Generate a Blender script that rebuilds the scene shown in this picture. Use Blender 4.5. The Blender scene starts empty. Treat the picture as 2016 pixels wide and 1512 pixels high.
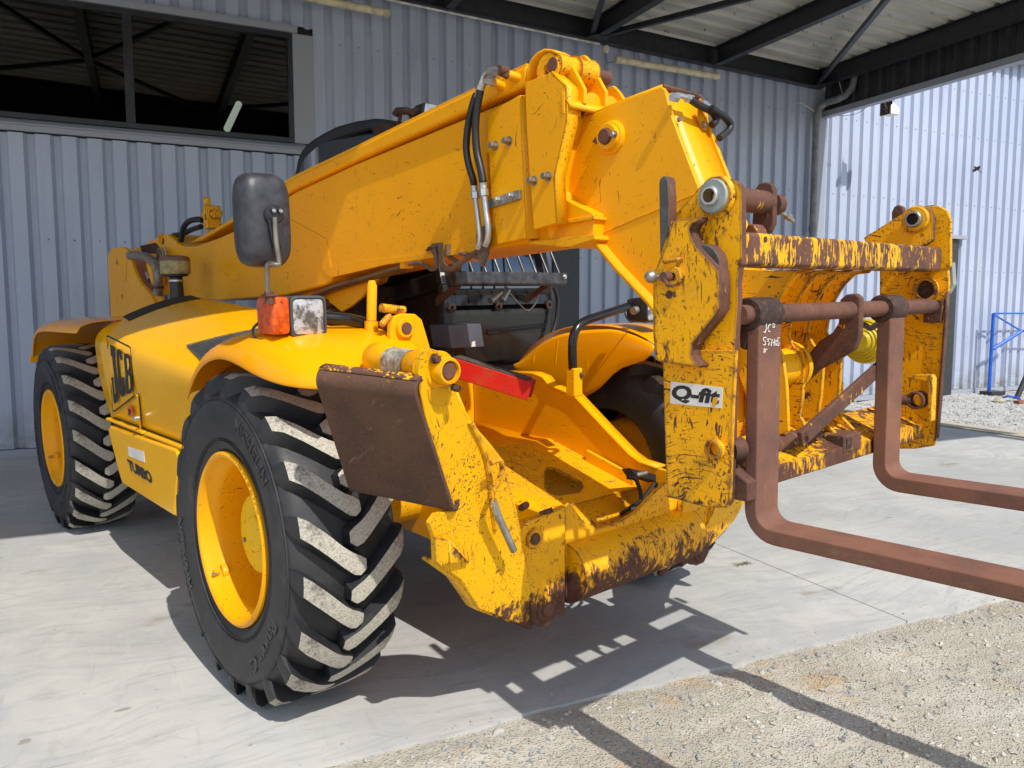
import bpy, bmesh, math, random
from mathutils import Vector as V, Matrix
random.seed(7)
scene = bpy.context.scene
COL = scene.collection
R_ = math.radians

# ------------------------------------------------------------------ camera
CAM_H = 1.5
FPX, CX, CY = 1530.0, 1008.0, 756.0
PITCH = math.atan(141/1530.0)
YAW = math.atan(723*math.cos(PITCH)/FPX)
HD = V((math.sin(YAW), math.cos(YAW), 0)); RT = V((math.cos(YAW), -math.sin(YAW), 0)); ZU = V((0, 0, 1))
FW = HD*math.cos(PITCH) - ZU*math.sin(PITCH)
UP = HD*math.sin(PITCH) + ZU*math.cos(PITCH)
CAMP = V((0, 0, CAM_H))
cd = bpy.data.cameras.new('camera'); cam = bpy.data.objects.new('camera', cd); COL.objects.link(cam)
cd.sensor_fit = 'HORIZONTAL'; cd.sensor_width = 36.0; cd.lens = FPX/2016*36.0; cd.clip_start = .05; cd.clip_end = 2000
cam.matrix_world = Matrix(((RT.x, UP.x, -FW.x, 0), (RT.y, UP.y, -FW.y, 0), (RT.z, UP.z, -FW.z, CAM_H), (0, 0, 0, 1)))
scene.camera = cam

# ------------------------------------------------------------------ sky and sun
SUN_EL, SUN_AZ = R_(50.3), R_(175.2)       # azimuth clockwise from +Y
world = bpy.data.worlds.new('World'); scene.world = world; world.use_nodes = True
wn = world.node_tree; wn.nodes.clear()
sky = wn.nodes.new('ShaderNodeTexSky'); sky.sky_type = 'NISHITA'; sky.sun_disc = False
sky.sun_elevation = SUN_EL; sky.sun_rotation = SUN_AZ; sky.air_density = 1.0; sky.dust_density = .6; sky.ozone_density = 1.4
tc = wn.nodes.new('ShaderNodeTexCoord'); mp = wn.nodes.new('ShaderNodeMapping'); mp.inputs['Scale'].default_value = (1, 1, 2.2)
nz = wn.nodes.new('ShaderNodeTexNoise'); nz.inputs['Scale'].default_value = 2.3; nz.inputs['Detail'].default_value = 9; nz.inputs['Roughness'].default_value = .62
cr = wn.nodes.new('ShaderNodeValToRGB'); cr.color_ramp.elements[0].position = .43; cr.color_ramp.elements[1].position = .66
cr.color_ramp.elements[1].color = (.75, .75, .75, 1)
mx = wn.nodes.new('ShaderNodeMix'); mx.data_type = 'RGBA'; mx.inputs['B'].default_value = (9.5, 10.0, 10.8, 1)
bg = wn.nodes.new('ShaderNodeBackground'); bg.inputs['Strength'].default_value = .125
wo = wn.nodes.new('ShaderNodeOutputWorld')
L = wn.links.new
L(tc.outputs['Generated'], mp.inputs['Vector']); L(mp.outputs['Vector'], nz.inputs['Vector']); L(nz.outputs['Fac'], cr.inputs['Fac'])
L(cr.outputs['Color'], mx.inputs['Factor']); L(sky.outputs['Color'], mx.inputs['A']); L(mx.outputs['Result'], bg.inputs['Color']); L(bg.outputs['Background'], wo.inputs['Surface'])
sd = bpy.data.lights.new('sun', 'SUN'); sd.energy = 3.75; sd.angle = R_(.53); sd.color = (1, .955, .88)
sun = bpy.data.objects.new('sun', sd); COL.objects.link(sun)
tosun = V((math.sin(SUN_AZ)*math.cos(SUN_EL), math.cos(SUN_AZ)*math.cos(SUN_EL), math.sin(SUN_EL)))
sun.rotation_euler = tosun.to_track_quat('Z', 'Y').to_euler(); sun.location = (0, -5, 20)
scene.view_settings.view_transform = 'Standard'; scene.view_settings.look = 'None'
scene.view_settings.exposure = 0.26; scene.view_settings.gamma = 1.0

# ------------------------------------------------------------------ object helpers
def tag(o, label=None, cat=None, group=None, kind=None):
    if label: o['label'] = label
    if cat: o['category'] = cat
    if group: o['group'] = group
    if kind: o['kind'] = kind
    return o
def empty(name, loc=(0, 0, 0), rot=None, label=None, cat=None, group=None):
    o = bpy.data.objects.new(name, None); COL.objects.link(o); o.location = loc; o.empty_display_size = .2
    if rot is not None: o.rotation_euler = rot
    return tag(o, label, cat, group)
class MB:
    def __init__(s): s.v = []; s.f = []; s.m = []
    def add(s, vs, fs, mi=0):
        b = len(s.v); s.v += [tuple(p) for p in vs]
        s.f += [tuple(i+b for i in f) for f in fs]; s.m += [mi]*len(fs); return s
    def box(s, a, b, mi=0, M=None):
        x0, y0, z0 = a; x1, y1, z1 = b
        vs = [V(p) for p in ((x0, y0, z0), (x1, y0, z0), (x1, y1, z0), (x0, y1, z0), (x0, y0, z1), (x1, y0, z1), (x1, y1, z1), (x0, y1, z1))]
        if M is not None: vs = [M @ p for p in vs]
        return s.add(vs, [(0, 3, 2, 1), (4, 5, 6, 7), (0, 1, 5, 4), (1, 2, 6, 5), (2, 3, 7, 6), (3, 0, 4, 7)], mi)
    def prism(s, pts, ext, mi=0, ms=None):
        pts = [V(p) for p in pts]; ext = V(ext); n = len(pts)
        if ms is not None:
            s.add(pts+[p+ext for p in pts], [tuple(range(n-1, -1, -1)), tuple(range(n, 2*n))]+[(i, (i+1) % n, n+(i+1) % n, n+i) for i in range(n)], mi); s.m[-n:] = [ms]*n; return s
        return s.add(pts+[p+ext for p in pts], [tuple(range(n-1, -1, -1)), tuple(range(n, 2*n))]+[(i, (i+1) % n, n+(i+1) % n, n+i) for i in range(n)], mi)
    def tube(s, path, r, seg=14, mi=0, cap=True, closed=False):
        P = [V(p) for p in path]; n = len(P); rings = []
        rr = r if isinstance(r, (list, tuple)) else [r]*n
        T = []
        for i in range(n):
            a = P[i-1] if i > 0 else P[i]; b = P[i+1] if i < n-1 else P[i]
            T.append((b-a).normalized())
        u = T[0].orthogonal().normalized()
        b0 = len(s.v)
        for i in range(n):
            u = (u - T[i]*u.dot(T[i])).normalized(); w = T[i].cross(u)
            k = 1.0
            for j in range(seg):
                a = 2*math.pi*j/seg; s.v.append(tuple(P[i]+(u*math.cos(a)+w*math.sin(a))*rr[i]))
        for i in range(n-1):
            for j in range(seg):
                s.f.append((b0+i*seg+j, b0+i*seg+(j+1) % seg, b0+(i+1)*seg+(j+1) % seg, b0+(i+1)*seg+j)); s.m.append(mi)
        if cap:
            s.f.append(tuple(b0+j for j in range(seg-1, -1, -1))); s.m.append(mi)
            s.f.append(tuple(b0+(n-1)*seg+j for j in range(seg))); s.m.append(mi)
        return s
    def lathe(s, prof, c, ax, seg=32, mi=0, u=None, mis=None, closed=False):
        # prof: (radius, distance along axis)
        c = V(c); ax = V(ax).normalized(); u = (V(u) if u else ax.orthogonal()).normalized(); w = ax.cross(u); b0 = len(s.v); n = len(prof)
        for r, h in prof:
            for j in range(seg):
                a = 2*math.pi*j/seg; s.v.append(tuple(c+ax*h+(u*math.cos(a)+w*math.sin(a))*max(r, .0004)))
        for i in range(n if closed else n-1):
            k = (i+1) % n
            for j in range(seg):
                s.f.append((b0+i*seg+j, b0+i*seg+(j+1) % seg, b0+k*seg+(j+1) % seg, b0+k*seg+j)); s.m.append(mis[i] if mis else mi)
        return s
    def grid(s, P, mi=0):          # P[i][j] points
        b0 = len(s.v); n = len(P); m = len(P[0])
        for r in P:
            for p in r: s.v.append(tuple(p))
        for i in range(n-1):
            for j in range(m-1):
                s.f.append((b0+i*m+j, b0+i*m+j+1, b0+(i+1)*m+j+1, b0+(i+1)*m+j)); s.m.append(mi)
        return s
def build(mb, name, mats, parent=None, bevel=0, smooth=35, solid=0, kind=None, label=None, sub=0, segs=2):
    me = bpy.data.meshes.new(name); me.from_pydata(mb.v, [], mb.f)
    if not isinstance(mats, (list, tuple)): mats = [mats]
    for m in mats: me.materials.append(m)
    me.polygons.foreach_set('material_index', mb.m)
    bm = bmesh.new(); bm.from_mesh(me); bmesh.ops.recalc_face_normals(bm, faces=bm.faces); bm.to_mesh(me); bm.free()
    if smooth:
        me.shade_smooth()
        if not sub: me.set_sharp_from_angle(angle=R_(smooth))
    o = bpy.data.objects.new(name, me); COL.objects.link(o)
    if parent: o.parent = parent
    if solid:
        m = o.modifiers.new('solid', 'SOLIDIFY'); m.thickness = solid; m.offset = 0
    if sub:
        m = o.modifiers.new('sub', 'SUBSURF'); m.levels = sub; m.render_levels = sub
    if bevel:
        m = o.modifiers.new('bev', 'BEVEL'); m.width = bevel; m.segments = segs; m.limit_method = 'ANGLE'; m.angle_limit = R_(32); m.harden_normals = True
    if kind: o['kind'] = kind
    if label: o['label'] = label
    return o

# ------------------------------------------------------------------ material helpers
class NT:
    def __init__(s, name):
        s.m = bpy.data.materials.new(name); s.m.use_nodes = True; s.t = s.m.node_tree; s.t.nodes.clear()
        s.o = s.n('ShaderNodeOutputMaterial'); s.b = s.n('ShaderNodeBsdfPrincipled'); s.l(s.b.outputs[0], s.o.inputs[0])
        s.tc = s.n('ShaderNodeTexCoord')
    def n(s, t): return s.t.nodes.new(t)
    def l(s, a, b): s.t.links.new(a, b)
    def set(s, inp, val):
        if hasattr(val, 'is_linked') or hasattr(val, 'links'): s.l(val, inp)
        else: inp.default_value = val
    def vec(s, scale=(1, 1, 1), rot=(0, 0, 0), src='Object', loc=(0, 0, 0)):
        m = s.n('ShaderNodeMapping'); m.inputs['Scale'].default_value = scale; m.inputs['Rotation'].default_value = rot; m.inputs['Location'].default_value = loc
        s.l(s.tc.outputs[src], m.inputs['Vector']); return m.outputs[0]
    def noise(s, scale, detail=4, rough=.55, vec=None, dist=0):
        x = s.n('ShaderNodeTexNoise'); x.inputs['Scale'].default_value = scale; x.inputs['Detail'].default_value = detail
        x.inputs['Roughness'].default_value = rough; x.inputs['Distortion'].default_value = dist
        s.l(vec if vec is not None else s.tc.outputs['Object'], x.inputs['Vector']); return x.outputs['Fac']
    def warp(s, nscale, amt, scale=(1, 1, 1), rot=(0, 0, 0)):
        x = s.n('ShaderNodeTexNoise'); x.inputs['Scale'].default_value = nscale; x.inputs['Detail'].default_value = 2; s.l(s.tc.outputs['Object'], x.inputs['Vector'])
        a = s.n('ShaderNodeVectorMath'); a.operation = 'MULTIPLY_ADD'; a.inputs[1].default_value = (amt, amt, amt); s.l(x.outputs['Color'], a.inputs[0]); s.l(s.tc.outputs['Object'], a.inputs[2])
        m = s.n('ShaderNodeMapping'); m.inputs['Scale'].default_value = scale; m.inputs['Rotation'].default_value = rot; s.l(a.outputs[0], m.inputs['Vector']); return m.outputs[0]
    def voro(s, scale, vec=None, feat='F1', out='Distance'):
        x = s.n('ShaderNodeTexVoronoi'); x.inputs['Scale'].default_value = scale; x.feature = feat
        s.l(vec if vec is not None else s.tc.outputs['Object'], x.inputs['Vector']); return x.outputs[out]
    def ramp(s, fac, a, b, ca=0.0, cb=1.0):
        x = s.n('ShaderNodeMapRange'); x.interpolation_type = 'SMOOTHSTEP'
        x.inputs['From Min'].default_value = a; x.inputs['From Max'].default_value = b; x.inputs['To Min'].default_value = ca; x.inputs['To Max'].default_value = cb
        s.set(x.inputs['Value'], fac); return x.outputs[0]
    def mth(s, op, a, b=None):
        x = s.n('ShaderNodeMath'); x.operation = op; s.set(x.inputs[0], a)
        if b is not None: s.set(x.inputs[1], b)
        return x.outputs[0]
    def mix(s, f, a, b):
        x = s.n('ShaderNodeMix'); x.data_type = 'RGBA'; s.set(x.inputs['Factor'], f)
        for k, v in (('A', a), ('B', b)):
            if isinstance(v, tuple): x.inputs[k].default_value = v if len(v) == 4 else v+(1,)
            else: s.l(v, x.inputs[k])
        return x.outputs['Result']
    def bump(s, h, strength=.3, dist=.01, nrm=None):
        x = s.n('ShaderNodeBump'); x.inputs['Strength'].default_value = strength; x.inputs['Distance'].default_value = dist
        s.l(h, x.inputs['Height'])
        if nrm is not None: s.l(nrm, x.inputs['Normal'])
        s.l(x.outputs[0], s.b.inputs['Normal']); return x.outputs[0]
    def edge(s, rad=.01):
        bv = s.n('ShaderNodeBevel'); bv.samples = 4; bv.inputs['Radius'].default_value = rad
        g = s.n('ShaderNodeNewGeometry'); d = s.n('ShaderNodeVectorMath'); d.operation = 'DOT_PRODUCT'
        s.l(bv.outputs[0], d.inputs[0]); s.l(g.outputs['Normal'], d.inputs[1]); return s.mth('SUBTRACT', 1.0, d.outputs['Value'])
    def out(s, col=None, rough=None, metal=None, spec=None, coat=None):
        if col is not None: s.set(s.b.inputs['Base Color'], col if not isinstance(col, tuple) else (col if len(col) == 4 else col+(1,)))
        if rough is not None: s.set(s.b.inputs['Roughness'], rough)
        if metal is not None: s.set(s.b.inputs['Metallic'], metal)
        if spec is not None: s.set(s.b.inputs['Specular IOR Level'], spec)
        if coat is not None: s.set(s.b.inputs['Coat Weight'], coat); s.b.inputs['Coat Roughness'].default_value = .08
        return s.m
def simple(name, col, rough=.5, metal=0.0, var=.25, bump=.0, scale=12):
    N = NT(name); n = N.noise(scale, 6)
    c = N.mix(N.ramp(n, .3, .7), tuple(x*(1-var) for x in col), tuple(min(1, x*(1+var)) for x in col))
    if bump: N.bump(N.noise(scale*6, 5), bump, .004)
    return N.out(c, N.ramp(n, .2, .8, max(.02, rough-.08), rough+.08), metal)
RUST = (.155, .066, .042); RUSTD = (.05, .024, .018)
def yellow(name, base, wear=.0, rough=.38, edge=True, dirt=.15, low=0.0, erad=.011):
    """painted steel; wear 0..1 = chips, scratches and rust showing through"""
    N = NT(name)
    big = N.noise(1.7, 4); mid = N.noise(9, 6, .6)
    c = N.mix(N.ramp(big, .25, .75, 0, .55), tuple(base), tuple((base[0]*.90, base[1]*.80, base[2]*.7)))
    c = N.mix(N.ramp(mid, .45, .85, 0, dirt), c, (.30, .19, .05))
    masks = []
    if wear > 0:
        sp = N.noise(85, 5, .7, N.vec((1, 1, .5)))                                 # chips
        masks.append(N.ramp(N.mth('ADD', sp, N.mth('MULTIPLY', N.noise(3.1, 3), .28)), .90-.13*wear, .93-.13*wear))
        for rot, sc, th in (((.4, .9, .2), (5, 120, 120), .69), ((1.3, .35, 1.0), (130, 7, 110), .70), ((.3, 2.5, .6), (120, 130, 6), .69), ((.9, .6, 2.0), (10, 170, 170), .68), ((2.0, 1.1, .4), (150, 150, 12), .685)):
            s1 = N.noise(1.0, 3, .5, N.warp(3.5, .22, sc, rot)); patch = N.ramp(N.noise(3.4, 3, .55, N.vec((1, 1, 1), (0, 0, 0), 'Object', rot)), .47, .62)
            masks.append(N.mth('MULTIPLY', N.ramp(s1, th-.075*wear, th-.075*wear+.025), patch))
    if edge:
        e = N.edge(erad); masks.append(N.ramp(N.mth('ADD', N.mth('MULTIPLY', e, 2.2), N.mth('MULTIPLY', N.noise(26, 4), .9)), .70-.17*wear, .82-.17*wear))
    if low:
        sx = N.n('ShaderNodeSeparateXYZ'); N.l(N.tc.outputs['Object'], sx.inputs[0])
        zz = N.mth('SUBTRACT', low, sx.outputs['Z'])
        masks.append(N.ramp(N.mth('ADD', N.mth('MULTIPLY', zz, .85), N.mth('ADD', N.mth('MULTIPLY', N.noise(42, 7, .75, N.vec((1, 1, .5))), .62), N.mth('MULTIPLY', N.noise(5, 3), .42))), .69, .77))
    r = .0
    if masks:
        m = masks[0]
        for k in masks[1:]: m = N.mth('MAXIMUM', m, k)
        rc = N.mix(N.noise(30, 5), RUST, RUSTD)
        c = N.mix(m, c, rc)
        rg = N.ramp(m, 0, 1, rough, .75)
        N.bump(N.mth('SUBTRACT', N.mth('MULTIPLY', N.noise(6, 3), .35), m), .25, .0015)
    else:
        rg = N.ramp(mid, .3, .8, rough-.06, rough+.1)
    return N.out(c, rg, 0.0, .22)
def rust(name, a=RUST, b=(.075, .038, .028), rough=.82, grain=60, yel=0.0, pit=.5):
    N = NT(name)
    n1 = N.noise(5, 8, .65); n2 = N.noise(grain, 6, .7)
    c = N.mix(N.ramp(n1, .3, .7), a, b); c = N.mix(N.ramp(n2, .45, .75, 0, .6), c, (.21, .085, .045)); c = N.mix(N.ramp(N.noise(grain*2.2, 3), .62, .75, 0, .7), c, (.03, .017, .015)); c = N.mix(N.ramp(N.noise(1, 5, .7, N.vec((3, 40, 9), (.3, .2, .1))), .60, .72, 0, .5), c, (.27, .20, .16))
    if yel:
        s = N.noise(1, 6, .7, N.vec((14, 22, 8))); q = N.noise(3.2, 3)
        s2 = N.noise(1, 3, .6, N.vec((70, 120, 26))); k = N.ramp(N.mth('ADD', N.mth('MULTIPLY', s, .62), N.mth('ADD', N.mth('MULTIPLY', s2, .55), N.mth('MULTIPLY', q, .22))), .865-.145*yel, .89-.145*yel)
        c = N.mix(k, c, (.80, .40, .006))
    N.bump(n2, pit, .002)
    return N.out(c, rough, 0.0, .35)

YEL = (.86, .47, .004)
M = {}
M['paint'] = yellow('hood_paint', (.93, .475, .001), 0, .22, False, .05)
M['fender'] = yellow('fender_paint', (.95, .385, .001), 0, .18, False, .04)
M['boom'] = yellow('boom_paint', (.93, .425, .001), .12, .34, True, .12, 0, .005)
M['worn'] = yellow('worn_paint', (.93, .445, .001), .55, .45, True, .25, 0, .010)
M['worn2'] = yellow('scraped_paint', (.92, .44, .001), 1.0, .5, True, .3, 0, .014)
M['nose'] = yellow('nose_paint', (.92, .435, .001), .9, .45, True, .3, .72, .012)
M['arm'] = yellow('leg_paint', (.94, .485, .001), .8, .42, True, .2, .66, .010)
M['rim'] = yellow('rim_paint', (.93, .42, .001), .12, .35, False, .1)
M['hub'] = yellow('hub_paint', (.90, .54, .003), .15, .4, False, .1)
M['rust'] = rust('rusty_steel'); M['rusty_yel'] = rust('flaking_paint', yel=1.0); M['rusty_yel2'] = rust('rust_with_paint_left', yel=.45)
M['fork'] = rust('fork_steel', (.23, .100, .062), (.13, .066, .050), .74, 90)
M['pad'] = rust('pad_steel', (.125, .064, .040), (.075, .042, .028), .85, 130)
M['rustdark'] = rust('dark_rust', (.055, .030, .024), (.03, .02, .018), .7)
M['cover'] = simple('dark_scale_steel', (.085, .082, .078), .55, 0, .35, .2)
M['black'] = simple('black_plastic', (.022, .022, .026), .42, 0, .3, .05)
M['blackgloss'] = simple('black_paint_gloss', (.013, .013, .014), .18, 0, .2)
M['mirror'] = simple('mirror_shell', (.035, .035, .041), .45, 0, .3, .1, 30)
M['hose'] = simple('hose_rubber', (.012, .012, .013), .45, 0, .2)
M['zinc'] = simple('zinc_fitting', (.52, .52, .50), .35, .85, .15)
M['bolt'] = simple('bolt_steel', (.30, .28, .25), .4, .8, .3)
M['pipe'] = rust('dirty_pipe', (.20, .13, .08), (.10, .07, .05), .6)
M['red'] = yellow('red_paint', (.62, .018, .010), .55, .45, True, .3)
M['gasket'] = simple('dusty_washer', (.28, .32, .30), .6, .1, .2)
M['orange'] = simple('amber_lens', (.62, .085, .004), .2, 0, .3, .3, 40)
M['cream'] = simple('cream_plastic', (.62, .55, .36), .4, 0, .2)
M['sticker_black'] = simple('black_vinyl', (.012, .012, .014), .5, 0, .1)
M['white'] = simple('white_vinyl', (.72, .70, .66), .5, 0, .1)
M['chalk'] = simple('chalk_white', (.75, .72, .66), .9, 0, .1)
M['anthracite'] = simple('anthracite_steel', (.022, .024, .030), .4, 0, .25)
M['anthracite2'] = simple('anthracite_cladding', (.032, .034, .036), .5, 0, .25)
M['dirtsteel'] = rust('grimy_steel', (.018, .014, .012), (.03, .022, .018), .8)
M['blue'] = simple('blue_paint', (.01, .11, .55), .35, 0, .2)
M['grey_box'] = simple('grey_blue_plastic', (.085, .09, .115), .4, 0, .15)
# rubber
N = NT('tyre_rubber'); n1 = N.noise(3, 5); n2 = N.noise(60, 6)
c = N.mix(N.ramp(n1, .35, .7), (.018, .018, .021), (.036, .035, .037)); c = N.mix(N.ramp(N.noise(7, 8, .72), .50, .72, 0, .55), c, (.085, .080, .072))
N.bump(n2, .25, .002); M['rubber'] = N.out(c, N.ramp(n1, .3, .7, .45, .68), 0, .45)
# lug crowns ground pale by concrete dust
N = NT('dusty_lug_top'); n1 = N.noise(140, 5, .7); n2 = N.voro(170)
c = N.mix(N.ramp(n1, .35, .65), (.33, .30, .24), (.55, .52, .45)); c = N.mix(N.ramp(n2, .22, .06, 0, .7), c, (.17, .16, .14)); c = N.mix(N.ramp(N.noise(9, 8, .75), .52, .66, 0, .85), c, (.12, .112, .10)); c = N.mix(N.ramp(N.noise(3, 3), .5, .7, 0, .4), c, (.40, .33, .22))
N.bump(n1, .8, .003); M['lug'] = N.out(c, .95, 0, .2)
# glass
N = NT('cab_glass'); N.b.inputs['IOR'].default_value = 2.0; M['glass'] = N.out((.006, .010, .014), .02, 0, 1.0)
N = NT('office_glass'); M['office_glass'] = N.out((.004, .004, .005), .025, 0, .75)
N = NT('lamp_glass'); g = N.noise(1, 4, .6, N.vec((30, 190, 30))); g2 = N.noise(26, 5, .65); N.bump(N.mth('ADD', g, g2), .7, .004); M['lens'] = N.out(N.mix(N.ramp(g2, .42, .6), (.62, .63, .64), (.14, .13, .11)), .14, .45)
# cladding
N = NT('cladding_blue_grey'); n1 = N.noise(.6, 4); n2 = N.noise(1, 5, .6, N.vec((6, 6, .5)))
c = N.mix(N.ramp(n1, .3, .7), (.385, .435, .56), (.44, .49, .61)); c = N.mix(N.ramp(n2, .5, .8, 0, .35), c, (.22, .23, .25))
sx = N.n('ShaderNodeSeparateXYZ'); N.l(N.tc.outputs['Object'], sx.inputs[0]); c = N.mix(N.mth('MULTIPLY', N.ramp(sx.outputs['Z'], .7, .0), N.ramp(N.noise(4, 6, .7), .35, .7)), c, (.23, .22, .20)); c = N.mix(N.ramp(N.noise(1, 5, .7, N.vec((26, 26, .7))), .56, .8, 0, .3), c, (.20, .205, .22)); N.bump(N.noise(1, 2, .5, N.vec((1.2, 1.2, .9))), .25, .03); M['clad'] = N.out(c, .32, .0, .5)
N = NT('cladding_trim'); c = N.mix(N.noise(3, 4), (.29, .31, .36), (.34, .36, .41)); M['trim'] = N.out(c, .45)
N = NT('roof_sheet_under'); c = N.mix(N.ramp(N.noise(1, 6, .6, N.vec((.7, 7, 1))), .3, .7), (.42, .41, .36), (.60, .58, .51)); c = N.mix(N.ramp(N.noise(2.3, 5), .55, .8, 0, .5), c, (.30, .285, .23)); M['roof'] = N.out(c, .55)
# concrete
N = NT('concrete'); W = 'Object'
b1 = N.noise(.55, 5, .6); b2 = N.noise(2.4, 6, .62, None, .6); sw = N.noise(1, 6, .65, N.vec((1.1, 9, 1), (0, 0, .22))); sw2 = N.noise(1, 5, .6, N.vec((14, 1.6, 1), (0, 0, -.5))); fine = N.noise(55, 7, .7)
c = N.mix(N.ramp(b1, .35, .65), (.40, .40, .385), (.53, .52, .49)); t1 = N.noise(1, 6, .68, N.warp(.55, 1.1, (2.2, 20, 1), (0, 0, .1))); t2 = N.noise(1, 6, .7, N.warp(.8, 1.4, (16, 3.0, 1), (0, 0, .5))); c = N.mix(N.ramp(t1, .48, .66, 0, .6), c, (.335, .345, .35)); c = N.mix(N.ramp(t2, .52, .68, 0, .42), c, (.50, .495, .475)); c = N.mix(N.ramp(N.noise(1, 7, .72, N.warp(1.3, .9, (3.5, 30, 1), (0, 0, -.4))), .55, .68, 0, .45), c, (.29, .29, .285)); c = N.mix(N.ramp(sw, .46, .72, 0, .25), c, (.33, .34, .345)); c = N.mix(N.ramp(N.noise(1, 7, .75, N.vec((5, 16, 1), (0, 0, -.25)), 2.2), .52, .66, 0, .45), c, (.49, .485, .465)); c = N.mix(N.ramp(N.noise(1, 8, .8, N.vec((7, 30, 1), (0, 0, .3)), 2.5), .55, .70, 0, .38), c, (.31, .315, .315)); c = N.mix(N.ramp(N.noise(.9, 6, .6, None, 2.0), .48, .62, 0, .45), c, (.37, .385, .40)); c = N.mix(N.ramp(N.noise(24, 3, .5), .70, .74, 0, .6), c, (.22, .215, .20)); c = N.mix(N.ramp(N.noise(3.3, 8, .75, None, 1.5), .55, .68, 0, .5), c, (.36, .36, .345))
c = N.mix(N.ramp(b2, .54, .72, 0, .5), c, (.56, .55, .52)); c = N.mix(N.ramp(sw2, .58, .74, 0, .35), c, (.30, .30, .295))
c = N.mix(N.mth('MULTIPLY', N.ramp(N.noise(1.25, 4, .6, N.vec((1, 1.8, 1), (0, 0, .5))), .60, .72), N.ramp(N.noise(6, 6), .35, .6)), c, (.29, .265, .215))
c = N.mix(N.ramp(N.noise(5.2, 2, .4, N.vec((1.0, 1.9, 1))), .745, .765, 0, .7), c, (.24, .22, .17))
c = N.mix(N.ramp(fine, .55, .75, 0, .35), c, (.36, .355, .34))
st = N.ramp(N.noise(1, 3, .5, N.vec((1.2, 34, 1), (0, 0, .35))), .70, .76)
c = N.mix(N.mth('MULTIPLY', st, N.ramp(N.noise(1.4, 2), .5, .6)), c, (.25, .25, .25))
N.bump(N.mth('ADD', N.mth('MULTIPLY', sw, .6), N.mth('MULTIPLY', fine, .25)), .28, .006); M['concrete'] = N.out(c, .86, 0, .3)
# compacted stony dirt
N = NT('stony_dirt'); v1 = N.voro(34, None, 'F1', 'Color'); v2 = N.voro(34); v3 = N.voro(95)
c = N.mix(N.ramp(N.noise(1.6, 5), .35, .65), (.46, .425, .35), (.54, .51, .44)); c = N.mix(N.ramp(N.noise(2.3, 5, .6), .56, .70, 0, .75), c, (.50, .36, .19))
c = N.mix(N.ramp(N.noise(9, 6, .7), .5, .75, 0, .5), c, (.42, .39, .33)); c = N.mix(N.ramp(N.noise(120, 4, .7), .5, .7, 0, .4), c, (.33, .30, .25))
c = N.mix(N.ramp(v3, .35, .1, 0, .35), c, (.55, .54, .51))
h = N.mth('ADD', N.mth('MULTIPLY', N.noise(14, 8, .7), 1.2), N.mth('MULTIPLY', N.ramp(v3, .5, .0), .35)); N.bump(h, .9, .02); M['dirt'] = N.out(c, .95, 0, .2)
N = NT('pebble'); oi = N.n('ShaderNodeObjectInfo')
c = N.mix(N.ramp(N.noise(2.2, 1, .5), .42, .58), (.47, .455, .41), (.30, .305, .30)); c = N.mix(N.ramp(N.noise(23, 2), .55, .62, 0, .8), c, (.44, .36, .26)); c = N.mix(N.ramp(N.noise(41, 2), .60, .65, 0, .7), c, (.17, .175, .18)); N.bump(N.noise(150, 4), .4, .003); M['stone'] = N.out(c, .9, 0, .3)
N = NT('pale_gravel'); c = N.mix(N.ramp(N.noise(30, 3), .4, .6), (.50, .49, .46), (.34, .34, .33)); M['gravel'] = N.out(c, .9)
# ------------------------------------------------------------------ unproject helpers (pixel of the photo -> point on a real plane)
def ray(x, y): return FW + RT*((x-CX)/FPX) + UP*((CY-y)/FPX)
def onplane(x, y, p, n):
    r = ray(x, y); return CAMP + r*((V(p)-CAMP).dot(V(n))/r.dot(V(n)))
def wy(x, y, Y): return onplane(x, y, (0, Y, 0), (0, 1, 0))
def wz(x, y, z=0): return onplane(x, y, (0, 0, z), (0, 0, 1))
WALL = 9.4
from mathutils import noise as mn

# ------------------------------------------------------------------ ground
def dirt_h(x, y):
    h = mn.fractal(V((x*2.2, y*2.2, 0)), 1.0, 2.0, 3)*.012 + mn.fractal(V((x*11, y*11, 3)), .8, 2.1, 4)*.007
    h += .012*max(0, 1-abs(y-2.36)/.22)      # low ridge of loose spoil along the slab
    return -.014+h*min(1, max(.15, (2.52-y)*6+.2) if y > 2.3 else 1)
xs = [-700, -80, -20, -8, -3]; x = -1.2
while x < 6.2: xs.append(x); x += .028
xs += [7, 9, 14, 40, 120, 700]
ys = [-600, -60, -12, -3, 0]; y = .7
while y < 2.62: ys.append(y); y += .024
ys += [3.2, 5, 9, 15, 30, 100, 700]
mb = MB(); mb.grid([[(x, y, dirt_h(x, y) if (-1.3 < x < 6.3 and .6 < y < 2.7) else (-.022 if y < 2.6 else -.07)) for y in ys] for x in xs])
build(mb, 'ground', M['dirt'], kind='structure', smooth=180)
# concrete slabs with a ragged poured edge
def slab(x0, x1, name='concrete_slab'):
    n = max(4, int((x1-x0)/.03)) if x1 > -1.2 and x0 < 7 else 12
    fr = [(x0+(x1-x0)*i/n, 2.502+mn.fractal(V((i*.13+x0*4.3, .3, 0)), .9, 2, 3)*.018+mn.noise(V((x0+i*.011, 7, 0)))*.03, 0) for i in range(n+1)]
    mb = MB(); mb.prism(fr+[(x1, WALL+.04, 0), (x0, WALL+.04, 0)], (0, 0, -.12)); return build(mb, name, M['concrete'], kind='structure', smooth=0)
slab(-14, -2.72); slab(-2.714, 3.305); slab(3.311, 9.46)
mb = MB(); mb.box((-14, 2.6, -.16), (9.45, 9.4, -.125)); build(mb, 'slab_bed', M['dirt'], kind='structure', smooth=0)
mb = MB(); mb.box((9.49, -3, -.1), (9.86, 9.43, .018)); build(mb, 'kerb_strip', simple('beige_kerb', (.46, .41, .32), .9, 0, .15, .4), kind='structure', bevel=.01)
mb = MB()
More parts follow.
